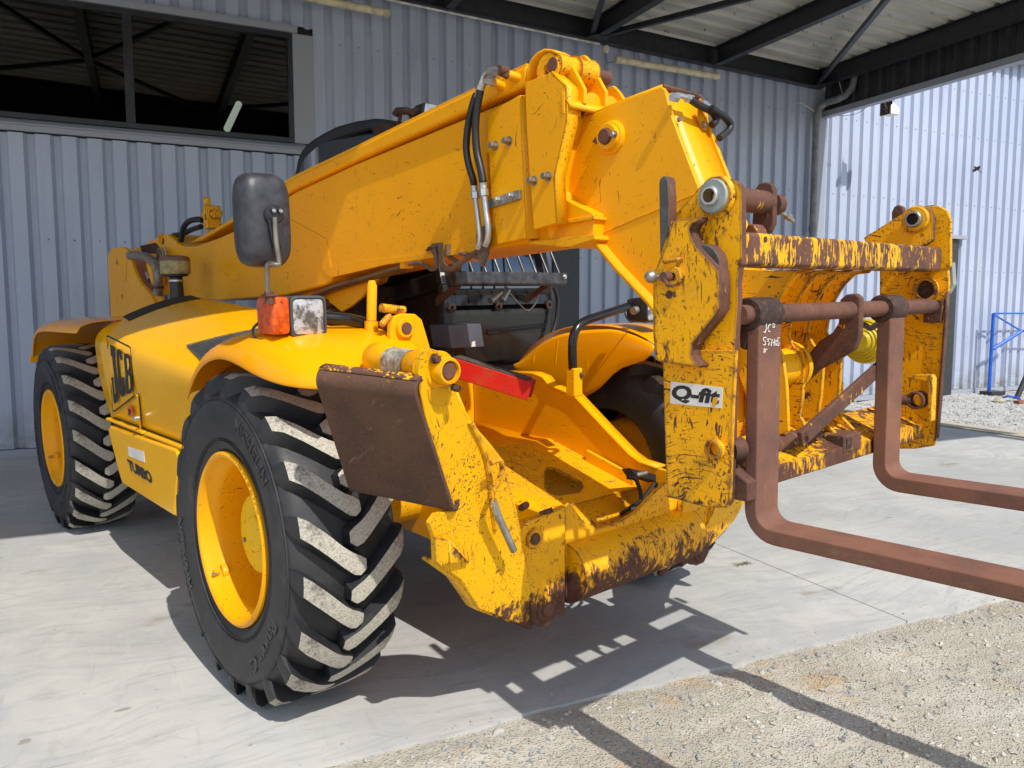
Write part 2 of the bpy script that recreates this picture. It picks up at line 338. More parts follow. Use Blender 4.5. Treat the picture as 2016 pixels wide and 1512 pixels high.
gx = [9.865+i*.12 for i in range(80)]; gy = [-2+i*.12 for i in range(96)]
mb.grid([[(a, b, -.01+mn.fractal(V((a*1.3, b*1.3, 0)), .9, 2, 3)*.035) for b in gy] for a in gx]); build(mb, 'gravel_bed', M['gravel'], kind='structure', smooth=180)
def rocks(name, n, xr, yr, zf, sr, mat, seed, pw=2.6, flat=.55):
    rnd = random.Random(seed); mb = MB()
    base = [(1, 0, 0), (-1, 0, 0), (0, 1, 0), (0, -1, 0), (0, 0, 1), (0, 0, -1)]
    F = [(0, 2, 4), (2, 1, 4), (1, 3, 4), (3, 0, 4), (2, 0, 5), (1, 2, 5), (3, 1, 5), (0, 3, 5)]
    for _ in range(n):
        x = rnd.uniform(*xr); y = rnd.uniform(*yr); s = sr[0]+(sr[1]-sr[0])*rnd.random()**pw
        a = rnd.uniform(0, 6.3); ca, sa = math.cos(a), math.sin(a); el = rnd.uniform(.5, .95); z = zf(x, y)+s*.12
        vs = []
        for b in base:
            j = [rnd.uniform(.62, 1.15) for _ in range(3)]
            p = (b[0]*j[0]+rnd.uniform(-.34, .34), (b[1]*j[1]+rnd.uniform(-.34, .34))*el, (b[2]*j[2]+rnd.uniform(-.25, .25))*flat)
            vs.append((x+(p[0]*ca-p[1]*sa)*s, y+(p[0]*sa+p[1]*ca)*s, z+p[2]*s))
        mb.add(vs, F)
    return build(mb, name, mat, kind='stuff', smooth=0)
rocks('loose_stones', 15000, (-.6, 6.0), (.75, 2.47), dirt_h, (.0028, .020), M['stone'], 3, 3.6)
rocks('edge_grit', 900, (-.4, 5.8), (2.30, 2.60), lambda x, y: .0 if y > 2.5 else dirt_h(x, y), (.002, .009), M['stone'], 5, 2.5)
rocks('pale_gravel_stones', 9000, (9.87, 16.5), (3.0, 9.3), lambda x, y: -.01+mn.fractal(V((x*1.3, y*1.3, 0)), .9, 2, 3)*.035, (.012, .04), M['gravel'], 9, 1.6)
def stone(px, py, s, label, z=-.015, col=None):
    p = wz(px, py, z); mb = MB(); bm = bmesh.new(); bmesh.ops.create_icosphere(bm, subdivisions=2, radius=1)
    vs = [(v.co.x*s*(1+.35*mn.noise(v.co*1.3+V((px, py, 0)))), v.co.y*s*.75*(1+.3*mn.noise(v.co*1.7+V((py, 1, 0)))), v.co.z*s*.6) for v in bm.verts]
    mb.add(vs, [tuple(v.index for v in f.verts) for f in bm.faces]); bm.free()
    o = build(mb, 'stone', col or M['stone'], smooth=25); o.location = (p.x, p.y, z+s*.35); o.rotation_euler = (0, 0, px*.7)
    return tag(o, label, 'stone', 'single stones lying on the dirt')
stone(983, 1446, .026, 'smooth grey egg-shaped stone on the dirt left of the shadow of the fork carriage')
stone(1198, 1398, .017, 'dark reddish stone in the corner between the carriage shadow and the lower fork shadow')
stone(1500, 1288+40, .02, 'flat brown stone above the upper fork shadow at the middle of the dirt')
stone(920, 1490, .017, 'brownish stone at the bottom edge of the photo left of the pale grey stone')
stone(1488, 1490, .016, 'pale round stone by the bottom edge between the two fork shadows')
stone(1830, 1418, .02, 'pair-topped grey stone on the dirt below the fork tips')
stone(1174, 1428, .015, 'rounded grey stone at the edge of the lower fork shadow')
stone(1966, 793, .10, 'large beige rock lying on pale gravel beside the blue frame', -.0, simple('beige_rock', (.42, .36, .25), .9, 0, .3, .4))

# ------------------------------------------------------------------ industrial building wall
bld = empty('industrial_building', (4, WALL, 0), label='grey blue corrugated metal workshop building behind the yellow telehandler', cat='building')
def bpart(mb, name, mat, **k):
    o = build(mb, name, mat, parent=bld, **k); o.matrix_parent_inverse = Matrix.Translation((-4, -WALL, 0)); return o
PIT, X0 = .235, -1.046
def sheet(x0, n, z0, z1, edge=None):
    """one cladding sheet n ribs wide; grooves 35 mm deep"""
    pts = []
    for i in range(n):
        a = x0+i*PIT
        pts += [(a, 0), (a+.030, .050), (a+.084, .050), (a+.106, 0)]
    pts.append((x0+n*PIT-.0015, 0))
    mb = MB(); mb.grid([[(p[0], WALL+p[1], z0) for p in pts], [(p[0], WALL+p[1], z1) for p in pts]])
    # lap at the sheet's right edge: a 3 mm step
    e = x0+n*PIT-.0015
    mb.add([(e, WALL, z0), (e, WALL, z1), (e, WALL+.05, z1), (e, WALL+.05, z0)], [(0, 1, 2, 3)])
    return bpart(mb, 'cladding_sheet', M['clad'], smooth=0)
WH = 6.04
k = -6
x = X0-5*4*PIT
while x < 30:
    n = 4
    xe = x+n*PIT
    if xe < 1.9 and x > -4: sheet(x, n, .09, 3.31); sheet(x, n, 4.76, WH)
    elif x < 1.9 and x > -4: sheet(x, n, .09, 3.31); sheet(x, n, 4.76, WH)
    else: sheet(x, n, .09, WH)
    x = xe
# infill beside the window between the sheets that stop below and above it
xa = X0
while xa < 1.9: xa += PIT
mb = MB(); pts = []
a = xa
e = X0+math.ceil((1.9-X0)/(4*PIT))*4*PIT
while a < e-.01: pts += [(a, 0), (a+.026, .036), (a+.086, .036), (a+.112, 0)]; a += PIT
pts.append((e, 0)); pts = [(1.88, 0)]+pts
mb.grid([[(p[0], WALL, 3.311) if 0 else (p[0], WALL+p[1], 3.31) for p in pts], [(p[0], WALL+p[1], 4.76) for p in pts]]); bpart(mb, 'cladding_sheet', M['clad'], smooth=0)
# base flashing, plinth, eaves
mb = MB(); mb.box((-12, WALL-.012, .0), (9.46, WALL+.05, .082)); mb.box((-12, WALL-.03, .0), (9.46, WALL+.05, .020)); mb.box((9.46, WALL-.012, .0), (30, WALL+.05, .085)); bpart(mb, 'base_flashing', M['trim'], bevel=.004)
mb = MB(); mb.box((-12, WALL+.055, -.3), (30, WALL+.3, WH)); bpart(mb, 'wall_core', M['anthracite'], smooth=0)
mb = MB(); mb.box((8, WALL-.16, WH), (30, WALL+.3, WH+.05)); mb.box((8, WALL-.17, WH-.02), (30, WALL-.15, WH+.10)); bpart(mb, 'eaves_trim', M['trim'], bevel=.004)
# rows of fixing screws
mb = MB(); x = X0+.056
while x < 17:
    for z in (.16, 1.05, 2.25, 3.42, 4.62, 5.4):
        if x < 1.9 and x > -4 and 3.3 < z < 4.76: continue
        mb.lathe([(.009, 0), (.009, -.006), (.003, -.010)], (x+.12, WALL, z), (0, 1, 0), 7)
    x += PIT
o = bpart(mb, 'screw_row', M['bolt'], smooth=0); o['kind'] = 'stuff'
# smooth corner strip behind the downpipe
mb = MB(); mb.box((9.70, WALL-.02, .09), (9.99, WALL-.001, 5.0)); bpart(mb, 'corner_strip', M['trim'], bevel=.004)
# office window
win = MB(); GX0, GX1, GZ0, GZ1 = -4.0, 1.645, 3.452, 4.672
w = empty('window', (0, 0, 0)); w.parent = bld; w.matrix_parent_inverse = Matrix.Translation((-4, -WALL, 0))
w.location = (-1.2, WALL, 4.06)
def wpart(mb, name, mat, **k):
    o = build(mb, name, mat, parent=w, **k); o.matrix_parent_inverse = Matrix.Translation((1.2, -WALL, -4.06)); return o
fr = MB(); t = .055
fr.box((GX0, WALL-.012, GZ0), (GX1, WALL+.05, GZ0+t)); fr.box((GX0, WALL-.012, GZ1-t), (GX1, WALL+.05, GZ1)); fr.box((GX1-t, WALL-.012, GZ0+t), (GX1, WALL+.05, GZ1-t)); fr.box((GX0, WALL-.012, GZ0+t), (GX0+t, WALL+.05, GZ1-t))
wpart(fr, 'frame', M['anthracite'], bevel=.004)
for cx in (-.052, -1.75):
    m2 = MB(); m2.box((cx-.045, WALL-.016, GZ0+t), (cx+.045, WALL+.05, GZ1-t)); wpart(m2, 'mullion', M['anthracite'], bevel=.004)
N = NT('office_glazing'); gl = N.n('ShaderNodeBsdfGlossy'); gl.inputs['Roughness'].default_value = .015; tr = N.n('ShaderNodeBsdfTransparent'); tr.inputs[0].default_value = (.30, .33, .33, 1)
fz = N.n('ShaderNodeFresnel'); fz.inputs[0].default_value = 1.75; ms = N.n('ShaderNodeMixShader'); N.l(fz.outputs[0], ms.inputs[0]); N.l(tr.outputs[0], ms.inputs[1]); N.l(gl.outputs[0], ms.inputs[2]); N.l(ms.outputs[0], N.o.inputs[0])
for a, b in ((GX0+t, -1.795), (-1.705, -.097), (-.007, GX1-t)):
    g = MB(); g.box((a, WALL+.02, GZ0+t), (b, WALL+.026, GZ1-t)); wpart(g, 'pane', N.m, smooth=0)
mb = MB(); mb.prism([(GX0-.1, WALL-.03, 3.385), (GX0-.1, WALL-.035, 3.40), (GX0-.1, WALL+.03, 3.451), (GX0-.1, WALL+.03, 3.385)], (GX1+.23-GX0, 0, 0)); mb.box((GX0-.1, WALL-.018, 3.325), (GX1+.13, WALL+.02, 3.384)); wpart(mb, 'sill', M['trim'], bevel=.002)
mb = MB(); mb.box((GX0-.1, WALL-.045, 4.674), (GX1+.055, WALL+.02, 4.735)); mb.box((GX0-.1, WALL-.05, 4.735), (GX1+.06, WALL+.02, 4.75)); wpart(mb, 'head_flashing', M['trim'], bevel=.003)
mb = MB(); mb.box((GX1+.001, WALL-.008, 3.452), (GX1+.238, WALL+.03, 4.673)); wpart(mb, 'jamb_trim', M['trim'], bevel=.003)
# dark office behind the glass, with one lit tube
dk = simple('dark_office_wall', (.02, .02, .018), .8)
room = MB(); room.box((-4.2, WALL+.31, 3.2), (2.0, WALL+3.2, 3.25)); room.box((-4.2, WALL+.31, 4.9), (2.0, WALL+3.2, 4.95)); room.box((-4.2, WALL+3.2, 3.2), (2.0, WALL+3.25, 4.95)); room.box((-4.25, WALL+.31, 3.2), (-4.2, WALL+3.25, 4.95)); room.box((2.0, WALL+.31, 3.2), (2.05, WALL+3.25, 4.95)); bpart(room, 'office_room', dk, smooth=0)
N = NT('lit_tube'); N.b.inputs['Emission Color'].default_value = (1, .98, .80, 1); N.b.inputs['Emission Strength'].default_value = 2.6; N.out((.8, .8, .7), .5); M['lit'] = N.m

# opening in the core behind the window: rebuild core as pieces
bpy.data.objects.remove(bpy.data.objects['wall_core'])
mb = MB()
mb.box((-12, WALL+.055, -.3), (30, WALL+.3, 3.44)); mb.box((-12, WALL+.055, 4.69), (30, WALL+.3, WH)); mb.box((-12, WALL+.055, 3.44), (-4.02, WALL+.3, 4.69)); mb.box((1.66, WALL+.055, 3.44), (30, WALL+.3, 4.69))
bpart(mb, 'wall_core', M['anthracite'], smooth=0)
tl = empty('ceiling_lamp', tuple(wy(470, 205, WALL+1.6)), label='lit white tube lamp seen through the dark office window', cat='lamp')
a = wy(469, 213, WALL+1.6); b = wy(446, 262, WALL+1.0); mb = MB(); mb.tube([V((0, 0, 0)), b-a], .042, 12); o = build(mb, 'tube', M['lit'], parent=tl)
mb = MB(); mb.tube([(a-b).normalized()*.09, (a-b).normalized()*.003], .055, 14); build(mb, 'end_cap', M['anthracite'], parent=tl)
# big dark door at the far right
dr = MB(); dr.box((12.05, WALL-.035, .0), (13.28, WALL-.001, 2.80)); door = bpart(dr, 'door', M['anthracite2'], bevel=.006)
mb = MB(); mb.box((11.95, WALL-.10, 2.803), (13.42, WALL-.001, 2.87)); o = build(mb, 'door_head', M['trim'], parent=door, bevel=.004)
# floor-to-ceiling dark post and its recess behind the cab
mb = MB(); mb.box((5.02, WALL-.06, .0), (5.42, WALL-.002, 3.2)); bpart(mb, 'door_jamb', M['anthracite'], bevel=.005)

# ------------------------------------------------------------------ canopy
can = empty('canopy', (3.5, 5.7, 0), label='lean-to canopy of black steel with pale corrugated roof over the concrete', cat='canopy')
def cpart(mb, name, mat, **k):
    o = build(mb, name, mat, parent=can, **k); o.matrix_parent_inverse = Matrix.Translation((-3.5, -5.7, 0)); return o
def zc(x): return 4.99+(9.7-x)*.031          # underside of the steel; it falls gently to the right
YF, YB = 2.34, 9.37
RX = [-4.75, -2.7, -.62, 1.45, 3.5, 5.57, 7.62, 9.64]
for x in RX:
    z = zc(x); mb = MB(); D = .25
    mb.box((x-.055, YF, z), (x+.055, 9.22, z+.012)); mb.box((x-.055, YF, z+D-.012), (x+.055, 9.22, z+D)); mb.box((x-.004, YF, z+.012), (x+.004, 9.22, z+D-.012)); cpart(mb, 'rafter', M['anthracite'], bevel=.002)
for y, nm in ((9.29, 'wall_beam'), (2.42, 'front_beam')):
    mb = MB(); a, b = -5, 9.72
    for (y0, y1, z0, z1) in ((y-.06, y+.06, 0, .012), (y-.06, y+.06, .236, .248), (y-.005, y+.005, .012, .236)):
        mb.prism([(a, y0, zc(a)+z0-.004), (a, y1, zc(a)+z0-.004), (a, y1, zc(a)+z1-.004), (a, y0, zc(a)+z1-.004)], (b-a, 0, zc(b)-zc(a)))
    cpart(mb, nm, M['anthracite'], smooth=0)
def brace(p, q, r=.032):
    p = V(p); q = V(q); d = (q-p).normalized(); s = d.cross(ZU).normalized()*r; u = s.cross(d).normalized()*r
    mb = MB(); mb.prism([p+s+u, p-s+u, p-s-u, p+s-u], q-p); cpart(mb, 'brace', M['anthracite'], bevel=.003)
for i in range(1, len(RX)-1):
    xa, xb = RX[i], RX[i+1]; za, zb = zc(xa)+.05, zc(xb)+.05
    if i % 2 == 1: brace((xa+.06, 9.2, za), (xb, 4.9 if i < 6 else 6.2, zb)); brace((xa, 3.0, za), (xb-.05, 4.85, zb))
    else:
        e = 6.2 if i == 6 else 4.9
        brace((xb-.07, 9.2, zb), (xa, e, za)); brace((xb-.05, 2.4, zb), (xa+.05, e-.1, za))
for x in RX[1:-1:2]+[9.64]:
    mb = MB(); z = zc(x)-.006; mb.prism([(x-.16, 9.2, z), (x+.16, 9.2, z), (x+.10, 9.05, z), (x-.10, 9.05, z)], (0, 0, .005)); cpart(mb, 'gusset_plate', M['anthracite2'], smooth=0)
# roof sheets, corrugation along X
RP = .305; y = YF-.12; 
while y < 9.36:
    n = 3 if y+3*RP < 9.4 else max(1, int((9.4-y)/RP)); prof = []
    for i in range(n):
        a = y+i*RP; prof += [(a, 0), (a+.19, 0), (a+.22, .045), (a+.275, .045)]
    prof.append((y+n*RP-.001, 0)); mb = MB()
    mb.grid([[(xx, p[0], zc(xx)+.252+p[1]) for p in prof] for xx in (-5.2, 9.9)]); cpart(mb, 'roof_sheet', M['roof'], smooth=0)
    y += n*RP
mb = MB(); mb.prism([(-5.3, YF-.2, zc(-5.3)+.31), (-5.3, 9.38, zc(-5.3)+.31), (-5.3, 9.38, zc(-5.3)+.33), (-5.3, YF-.2, zc(-5.3)+.33)], (15.3, 0, zc(10)-zc(-5.3))); cpart(mb, 'roof_deck', M['anthracite'], smooth=0)
rnd = random.Random(4); mb = MB()
for i in range(260):
    xx = rnd.choice([4.4, 5.0, 6.1, 6.6, 7.0, 8.2, 8.7, 9.1, 3.0, 1.0])+rnd.uniform(-.04, .04); yy = YF+RP*rnd.randint(1, 23)+.02; z = zc(xx)+.252; mb.tube([(xx, yy, z), (xx+.004, yy, z-.035)], .0028, 5)
o = cpart(mb, 'roof_screws', M['black'], smooth=0, kind='stuff')
# gable fascia of ribbed sheets with bottom trim
x = 9.92; y = 2.13
while y < 9.3:
    n = 4; prof = []
    for i in range(n):
        a = y+i*.235; prof += [(a, 0), (a+.03, .03), (a+.1, .03), (a+.13, 0)]
    prof.append((min(y+n*.235-.001, 9.36), 0)); mb = MB(); mb.grid([[(x+p[1]-.03, min(p[0], 9.36), z) for p in prof] for z in (4.64, 5.42)]); cpart(mb, 'fascia_sheet', M['anthracite2'], smooth=0); y += n*.235
mb = MB(); mb.box((9.84, 2.12, 4.575), (9.97, 9.365, 4.585)); mb.box((9.955, 2.12, 4.587), (9.965, 9.365, 4.72)); mb.box((9.93, 2.12, 4.72), (9.962, 9.365, 5.45)); mb.box((9.83, 2.12, 4.587), (9.84, 9.365, 4.66)); cpart(mb, 'fascia_trim', M['trim'], smooth=0)
mb = MB(); mb.box((-5.2, 2.12, 4.70), (9.83, 2.17, 5.95)); cpart(mb, 'front_fascia', M['anthracite2'], smooth=0)
for x in (-4.6, 9.62):
    mb = MB(); mb.box((x-.08, 2.35, 0), (x+.08, 2.37, zc(x)-.01)); mb.box((x-.08, 2.47, 0), (x+.08, 2.49, zc(x)-.01)); mb.box((x-.006, 2.37, 0), (x+.006, 2.47, zc(x)-.01)); cpart(mb, 'post', M['anthracite'], smooth=0)
# white conduit along the wall beam
a = wy(700, -14, 9.2); b = wy(1181, 87, 9.2); mb = MB(); mb.tube([a, b], .014, 10); o = build(mb, 'conduit', simple('white_pvc', (.62, .61, .57), .4)); tag(o, 'thin white conduit clipped under the canopy wall beam', 'conduit')
# tube light fittings
def fitting(p, q, label):
    p = V(p); q = V(q); d = (q-p).normalized(); r = empty('tube_light', p, label=label, cat='lamp', group='tube lamps fixed under the canopy beam')
    Ln = (q-p).length
    mb = MB(); mb.tube([V((0, 0, 0))+d*.05, d*(Ln-.05)], .044, 18); build(mb, 'diffuser', M['cream'], parent=r)
    for c0, c1 in ((0, .075), (Ln-.075, Ln)): mb = MB(); mb.tube([d*c0, d*c1], .050, 18); build(mb, 'end_cap', simple('aged_cap', (.55, .48, .34), .5), parent=r, bevel=.003)
    for f in (.22, .8): mb = MB(); c = d*(Ln*f); mb.tube([c+V((0, 0, .04)), c+V((0, .03, .12))], .012, 8); build(mb, 'clip', M['zinc'], parent=r)
fitting(wy(1212, 117, 9.08), wy(1414, 151, 9.08), 'cream tube lamp on the wall beam above the boom tip')
fitting(wy(560, -15, 9.08), wy(766, 27, 9.08), 'cream tube lamp cut by the top edge of the photo above the office window')
c = wy(1193, 97, 9.05); o = empty('junction_box', c, label='round white fitting hanging under the canopy beam left of the tube lamp', cat='fitting')
mb = MB(); mb.lathe([(0, -.05), (.032, -.05), (.038, -.043), (.038, .06), (0, .06)], (0, 0, 0), (.5, .86, -.1), 24); build(mb, 'housing', M['cream'], parent=o)
mb = MB(); mb.tube([(0, .02, 0), (0, .01, -.10), (.02, 0, -.17), (.06, 0, -.16), (.12, 0, -.14)], .004, 6); build(mb, 'cable', M['black'], parent=o)
# downpipe
dp = empty('downpipe', (9.6, 9.3, 0), label='grey plastic rainwater downpipe at the end of the canopy', cat='pipe')
mp_ = simple('grey_pvc', (.20, .21, .22), .4, 0, .2)
pp = [wy(1593, 790, 9.29), wy(1600, 450, 9.29), wy(1607, 262, 9.29), wy(1609, 232, 9.29), wy(1613, 212, 9.27), wy(1628, 202, 9.2), wy(1648, 196, 9.0), wy(1664, 188, 8.85), wy(1677, 174, 8.8), wy(1682, 155, 8.8), wy(1683, 120, 8.8)]
pp[0].z = 0.0
mb = MB(); mb.tube([p-V((9.6, 9.3, 0)) for p in pp], .052, 16); build(mb, 'pipe', mp_, parent=dp)
for q in (pp[3], pp[1]):
    mb = MB(); mb.lathe([(.053, -.05), (.062, -.048), (.062, .048), (.053, .05)], q-V((9.6, 9.3, 0)), (0, 0, 1), 20); build(mb, 'socket', mp_, parent=dp)
# loose wires
def wire(pts, r, label, mat=None, name='wire', cat='wire', group=None):
    P = [V(p) for p in pts]; c = P[0]; out = []
    for i in range(len(P)-1):
        a = P[max(0, i-1)]; b = P[i]; d = P[i+1]; e = P[min(len(P)-1, i+2)]
        for k in range(6):
            t = k/6; out.append(.5*((2*b)+(d-a)*t+(2*a-5*b+4*d-e)*t*t+(3*b-a-3*d+e)*t**3)-c)
    out.append(P[-1]-c); mb = MB(); mb.tube(out, r, 6); o = build(mb, name, mat or M['black']); o.location = c; return tag(o, label, cat, group)
wire([wy(1651, 118, 9.0), wy(1650, 150, 9.0), wy(1656, 175, 9.0), wy(1661, 189, 9.0), wy(1670, 200, 9.0)], .006, 'thin white cable hanging down over the downpipe bend', M['cream'])
wire([wy(1562, 205, 9.3), wy(1575, 203, 9.25), wy(1588, 209, 9.2), wy(1603, 219, 9.2)], .005, 'short pale cable curling from the wall to the downpipe', M['cream'])
# floodlight hanging under the gable fascia
c = V((10.44, 8.62, 4.62)); fl = empty('floodlight', c, label='cream floodlight hanging under the gable fascia at the canopy end', cat='floodlight')
mb = MB(); mb.prism([(.00, -.03, .12), (.0, -.03, -.09), (.19, -.03, -.09), (.205, -.03, -.03), (.19, -.03, .02)], (0, .16, 0)); build(mb, 'housing', simple('cream_housing', (.85, .80, .68), .4, 0, .06), parent=fl, bevel=.012)
mb = MB(); mb.box((-.03, -.04, -.095), (-.001, .14, .115)); build(mb, 'lamp_rim', M['rustdark'], parent=fl, bevel=.006)
mb = MB(); mb.tube([(.0, .03, .30), (-.005, .03, .1)], .007, 6); mb.tube([(-.12, -.02, .29), (-.11, -.02, .02), (-.02, 0, -.03)], .006, 6); build(mb, 'bracket', M['bolt'], parent=fl)
mb = MB(); mb.tube([(-.10, 0, -.02), (-.06, 0, -.07), (-.01, 0, -.06)], .010, 8); mb.lathe([(.03, -.02), (.03, .02)], (-.04, -.05, .06), (0, 1, 0), 12); build(mb, 'joint', M['rustdark'], parent=fl)
wire([wy(1718, 201, 8.7), wy(1690, 222, 8.9), wy(1660, 228, 9.1), wy(1638, 226, 9.3)], .004, 'thin black cable drooping from the floodlight to the building corner')
# small bird in flight
bc = wy(1923, 332, 6.0); bd = empty('bird', bc, label='small brown bird flying in front of the sunlit cladding', cat='bird')
bm_ = simple('bird_feathers', (.12, .085, .06), .8, 0, .5, 0, 60)
mb = MB(); A = V((-.72, .3, .6)).normalized(); mb.lathe([(.001, -.035), (.009, -.028), (.013, -.012), (.014, .005), (.010, .018), (.009, .026), (.0075, .034), (.001, .040)], (0, 0, 0), A, 14); o = build(mb, 'body', bm_, parent=bd)
mb = MB(); mb.lathe([(.0028, .036), (.0008, .048)], (0, 0, 0), A, 6); build(mb, 'beak', M['black'], parent=bd)
for s in (-1, 1):
    d = V((-.35, -.75*s, .35)).normalized() if s > 0 else V((-.2, .8, -.35)).normalized(); b2 = -A
    P = [V((0, 0, 0))+A*.012, V((0, 0, 0))-A*.014, d*.03-A*.026, d*.055-A*.016, d*.052, d*.028+A*.010]
    mb = MB(); mb.prism(P, V((.001, .001, .002))); build(mb, 'wing', bm_, parent=bd, smooth=0)
mb = MB(); mb.prism([-A*.03+V((.002, .004, 0)), -A*.03-V((.002, .004, 0)), -A*.075-V((.002, .007, 0)), -A*.075+V((.002, .007, 0))], (.001, 0, .0015)); build(mb, 'tail', bm_, parent=bd, smooth=0)
# blue steel frame and odds and ends by the far wall
FY = 9.12
bf = empty('blue_frame', wy(1947, 774, FY), label='bright blue tubular steel frame standing on gravel by the far wall', cat='frame')
o0 = bf.location.copy()
def bt(name, pts, r, mat=M['blue']):
    mb = MB(); mb.tube([V(p)-o0 for p in pts], r, 10); build(mb, name, mat, parent=bf)
q = [wy(1956, 617, FY), wy(1947, 772, FY)]; bt('post', q, .032)
bt('top_rail', [wy(1957, 617, FY), wy(2060, 617, FY)], .016); bt('thin_brace', [wy(1958, 620, FY), wy(2011, 652, FY)], .016); bt('brace', [wy(1955, 687, FY), wy(2010, 653, FY-.1)], .030)
bt('mid_rail', [wy(2008, 652, FY), wy(2060, 654, FY)], .016); bt('rear_post', [wy(1956, 617, FY)+V((.9, -.15, 0)), wy(1947, 772, FY)+V((.9, -.15, 0))], .03)
mb = MB(); mb.box((-.10, -.12, -.08), (.30, .12, .035)); o = build(mb, 'foot_block', M['black'], parent=bf, bevel=.01)
c = wz(1990, 785, .02); o = wire([wz(1975, 783, .03), wz(1985, 780, .08), wz(1998, 782, .05), wz(2008, 787, .03)], .02, 'coiled blue hose lying on the gravel at the right edge', M['blue'], 'hose', 'hose')
mb = MB(); a = wy(2001, 785, 8.5); b = wy(2030, 720, 8.5); mb.tube([(0, 0, 0), b-a], .045, 12); o = build(mb, 'black_tube', M['black']); o.location = a; tag(o, 'leaning black tube cut by the right edge of the photo', 'tube')
mb = MB(); mb.box((-.1, -.05, 0), (.12, .05, .05)); o = build(mb, 'brick_fragment', simple('brick_red', (.28, .09, .05), .9, 0, .3), bevel=.008); o.location = wz(2008, 794, 0); tag(o, 'reddish brick fragment on the gravel beside the leaning black tube', 'brick')

# faint tuft of moss and weed growing in the slab joint
p = wz(1462, 1111, 0); rnd = random.Random(8); mb = MB()
for i in range(260):
    x = p.x+rnd.gauss(0, .035); y = p.y+rnd.gauss(0, .016); a = rnd.uniform(0, 6.3); h = rnd.uniform(.004, .013); w_ = .0016
    mb.add([(x-w_*math.cos(a), y-w_*math.sin(a), .0005), (x+w_*math.cos(a), y+w_*math.sin(a), .0005), (x+h*.7*math.cos(a+1), y+h*.7*math.sin(a+1), h)], [(0, 1, 2)])
o = build(mb, 'moss', simple('dry_moss', (.15, .15, .055), .9, 0, .3), smooth=0, kind='stuff')
# ================================================================== TELEHANDLER
O0 = V((0.26555061, 3.0981122, 0))
MF = V((0.2730917, -0.96198801, 0)); ms0 = V((0.96198801, 0.2730917, 0)); lean = R_(1.35)
MS = ms0*math.cos(lean)+ZU*math.sin(lean); MZ = ZU*math.cos(lean)-ms0*math.sin(lean)
MW = Matrix(((MF.x, MS.x, MZ.x, O0.x), (MF.y, MS.y, MZ.y, O0.y), (MF.z, MS.z, MZ.z, 0), (0, 0, 0, 1)))
root = empty('telehandler', label='big yellow telescopic handler with rusty pallet forks parked half under the canopy', cat='telehandler')
root.matrix_world = MW
def loc(P): d = P-O0; return V((d.dot(MF), d.dot(MS), d.dot(MZ)))
def ps(x, y, s): r = ray(x, y); t = (s-(CAMP-O0).dot(MS))/r.dot(MS); return loc(CAMP+r*t)      # on a plane of constant s (side plates)
def pf(x, y, f): r = ray(x, y); t = (f-(CAMP-O0).dot(MF))/r.dot(MF); return loc(CAMP+r*t)      # on a plane of constant f (front plates)
FX, SX, ZX = V((1, 0, 0)), V((0, 1, 0)), V((0, 0, 1))
def side(name, px, s, th, mat, parent, bevel=.004, **k):
    mb = MB(); mb.prism([ps(x, y, s) for x, y in px], SX*th); return build(mb, name, mat, parent=parent, bevel=bevel, **k)
def front(name, px, f, th, mat, parent, bevel=.004, **k):
    mb = MB(); mb.prism([pf(x, y, f) for x, y in px], FX*-th); return build(mb, name, mat, parent=parent, bevel=bevel, **k)
def prof(name, fz, s0, s1, mat, parent, bevel=.004, **k):      # (f,z) profile run from s0 to s1
    mb = MB(); mb.prism([(a, s0, b) for a, b in fz], SX*(s1-s0)); return build(mb, name, mat, parent=parent, bevel=bevel, **k)
def rod(name, a, b, r, mat, parent, seg=20, bevel=0, **k):
    mb = MB(); mb.tube([a, b], r, seg); return build(mb, name, mat, parent=parent, bevel=bevel, **k)
def pipe(name, pts, r, mat, parent, seg=10, **k):
    P = [V(p) for p in pts]; out = []
    for i in range(len(P)-1):
        a = P[max(0, i-1)]; b = P[i]; d = P[i+1]; e = P[min(len(P)-1, i+2)]
        for q in range(6):
            t = q/6; out.append(.5*((2*b)+(d-a)*t+(2*a-5*b+4*d-e)*t*t+(3*b-a-3*d+e)*t**3))
    out.append(P[-1]); mb = MB(); mb.tube(out, r, seg); return build(mb, name, mat, parent=parent, **k)
def ringtube(name, c, ax, r0, r1, h, mat, parent, seg=28, **k):       # hollow boss
    mb = MB(); mb.lathe([(r0, 0), (r0, h), (r1-.003, h), (r1, h-.003), (r1, 0)], c, ax, seg, closed=True); return build(mb, name, mat, parent=parent, smooth=30, **k)
def bolt(c, ax, r, parent, mat=None, h=.012):
    ax = V(ax).normalized(); mb = MB(); mb.lathe([(0, 0), (r*1.35, 0), (r*1.35, .003), (r*.98, .0031)], c, ax, 16); mb.lathe([(r, .003), (r, h), (r*.85, h+.002), (0, h+.002)], c, ax, 6); return build(mb, 'bolt', mat or M['bolt'], parent=parent, smooth=20)
def pa(x, y, off=0.0, k=.25):                # on the forward-leaning plane of the folded leg
    r = ray(x, y); n = MF-MZ*k; p0 = O0+MF*(.905+off)+MZ*.40; t = (p0-CAMP).dot(n)/r.dot(n); return loc(CAMP+r*t)
def armp(name, px, off, th, mat, parent, bevel=.004):
    mb = MB(); mb.prism([pa(x, y, off) for x, y in px], FX*-th); return build(mb, name, mat, parent=parent, bevel=bevel)
CS = 1.27                                    # machine centreline

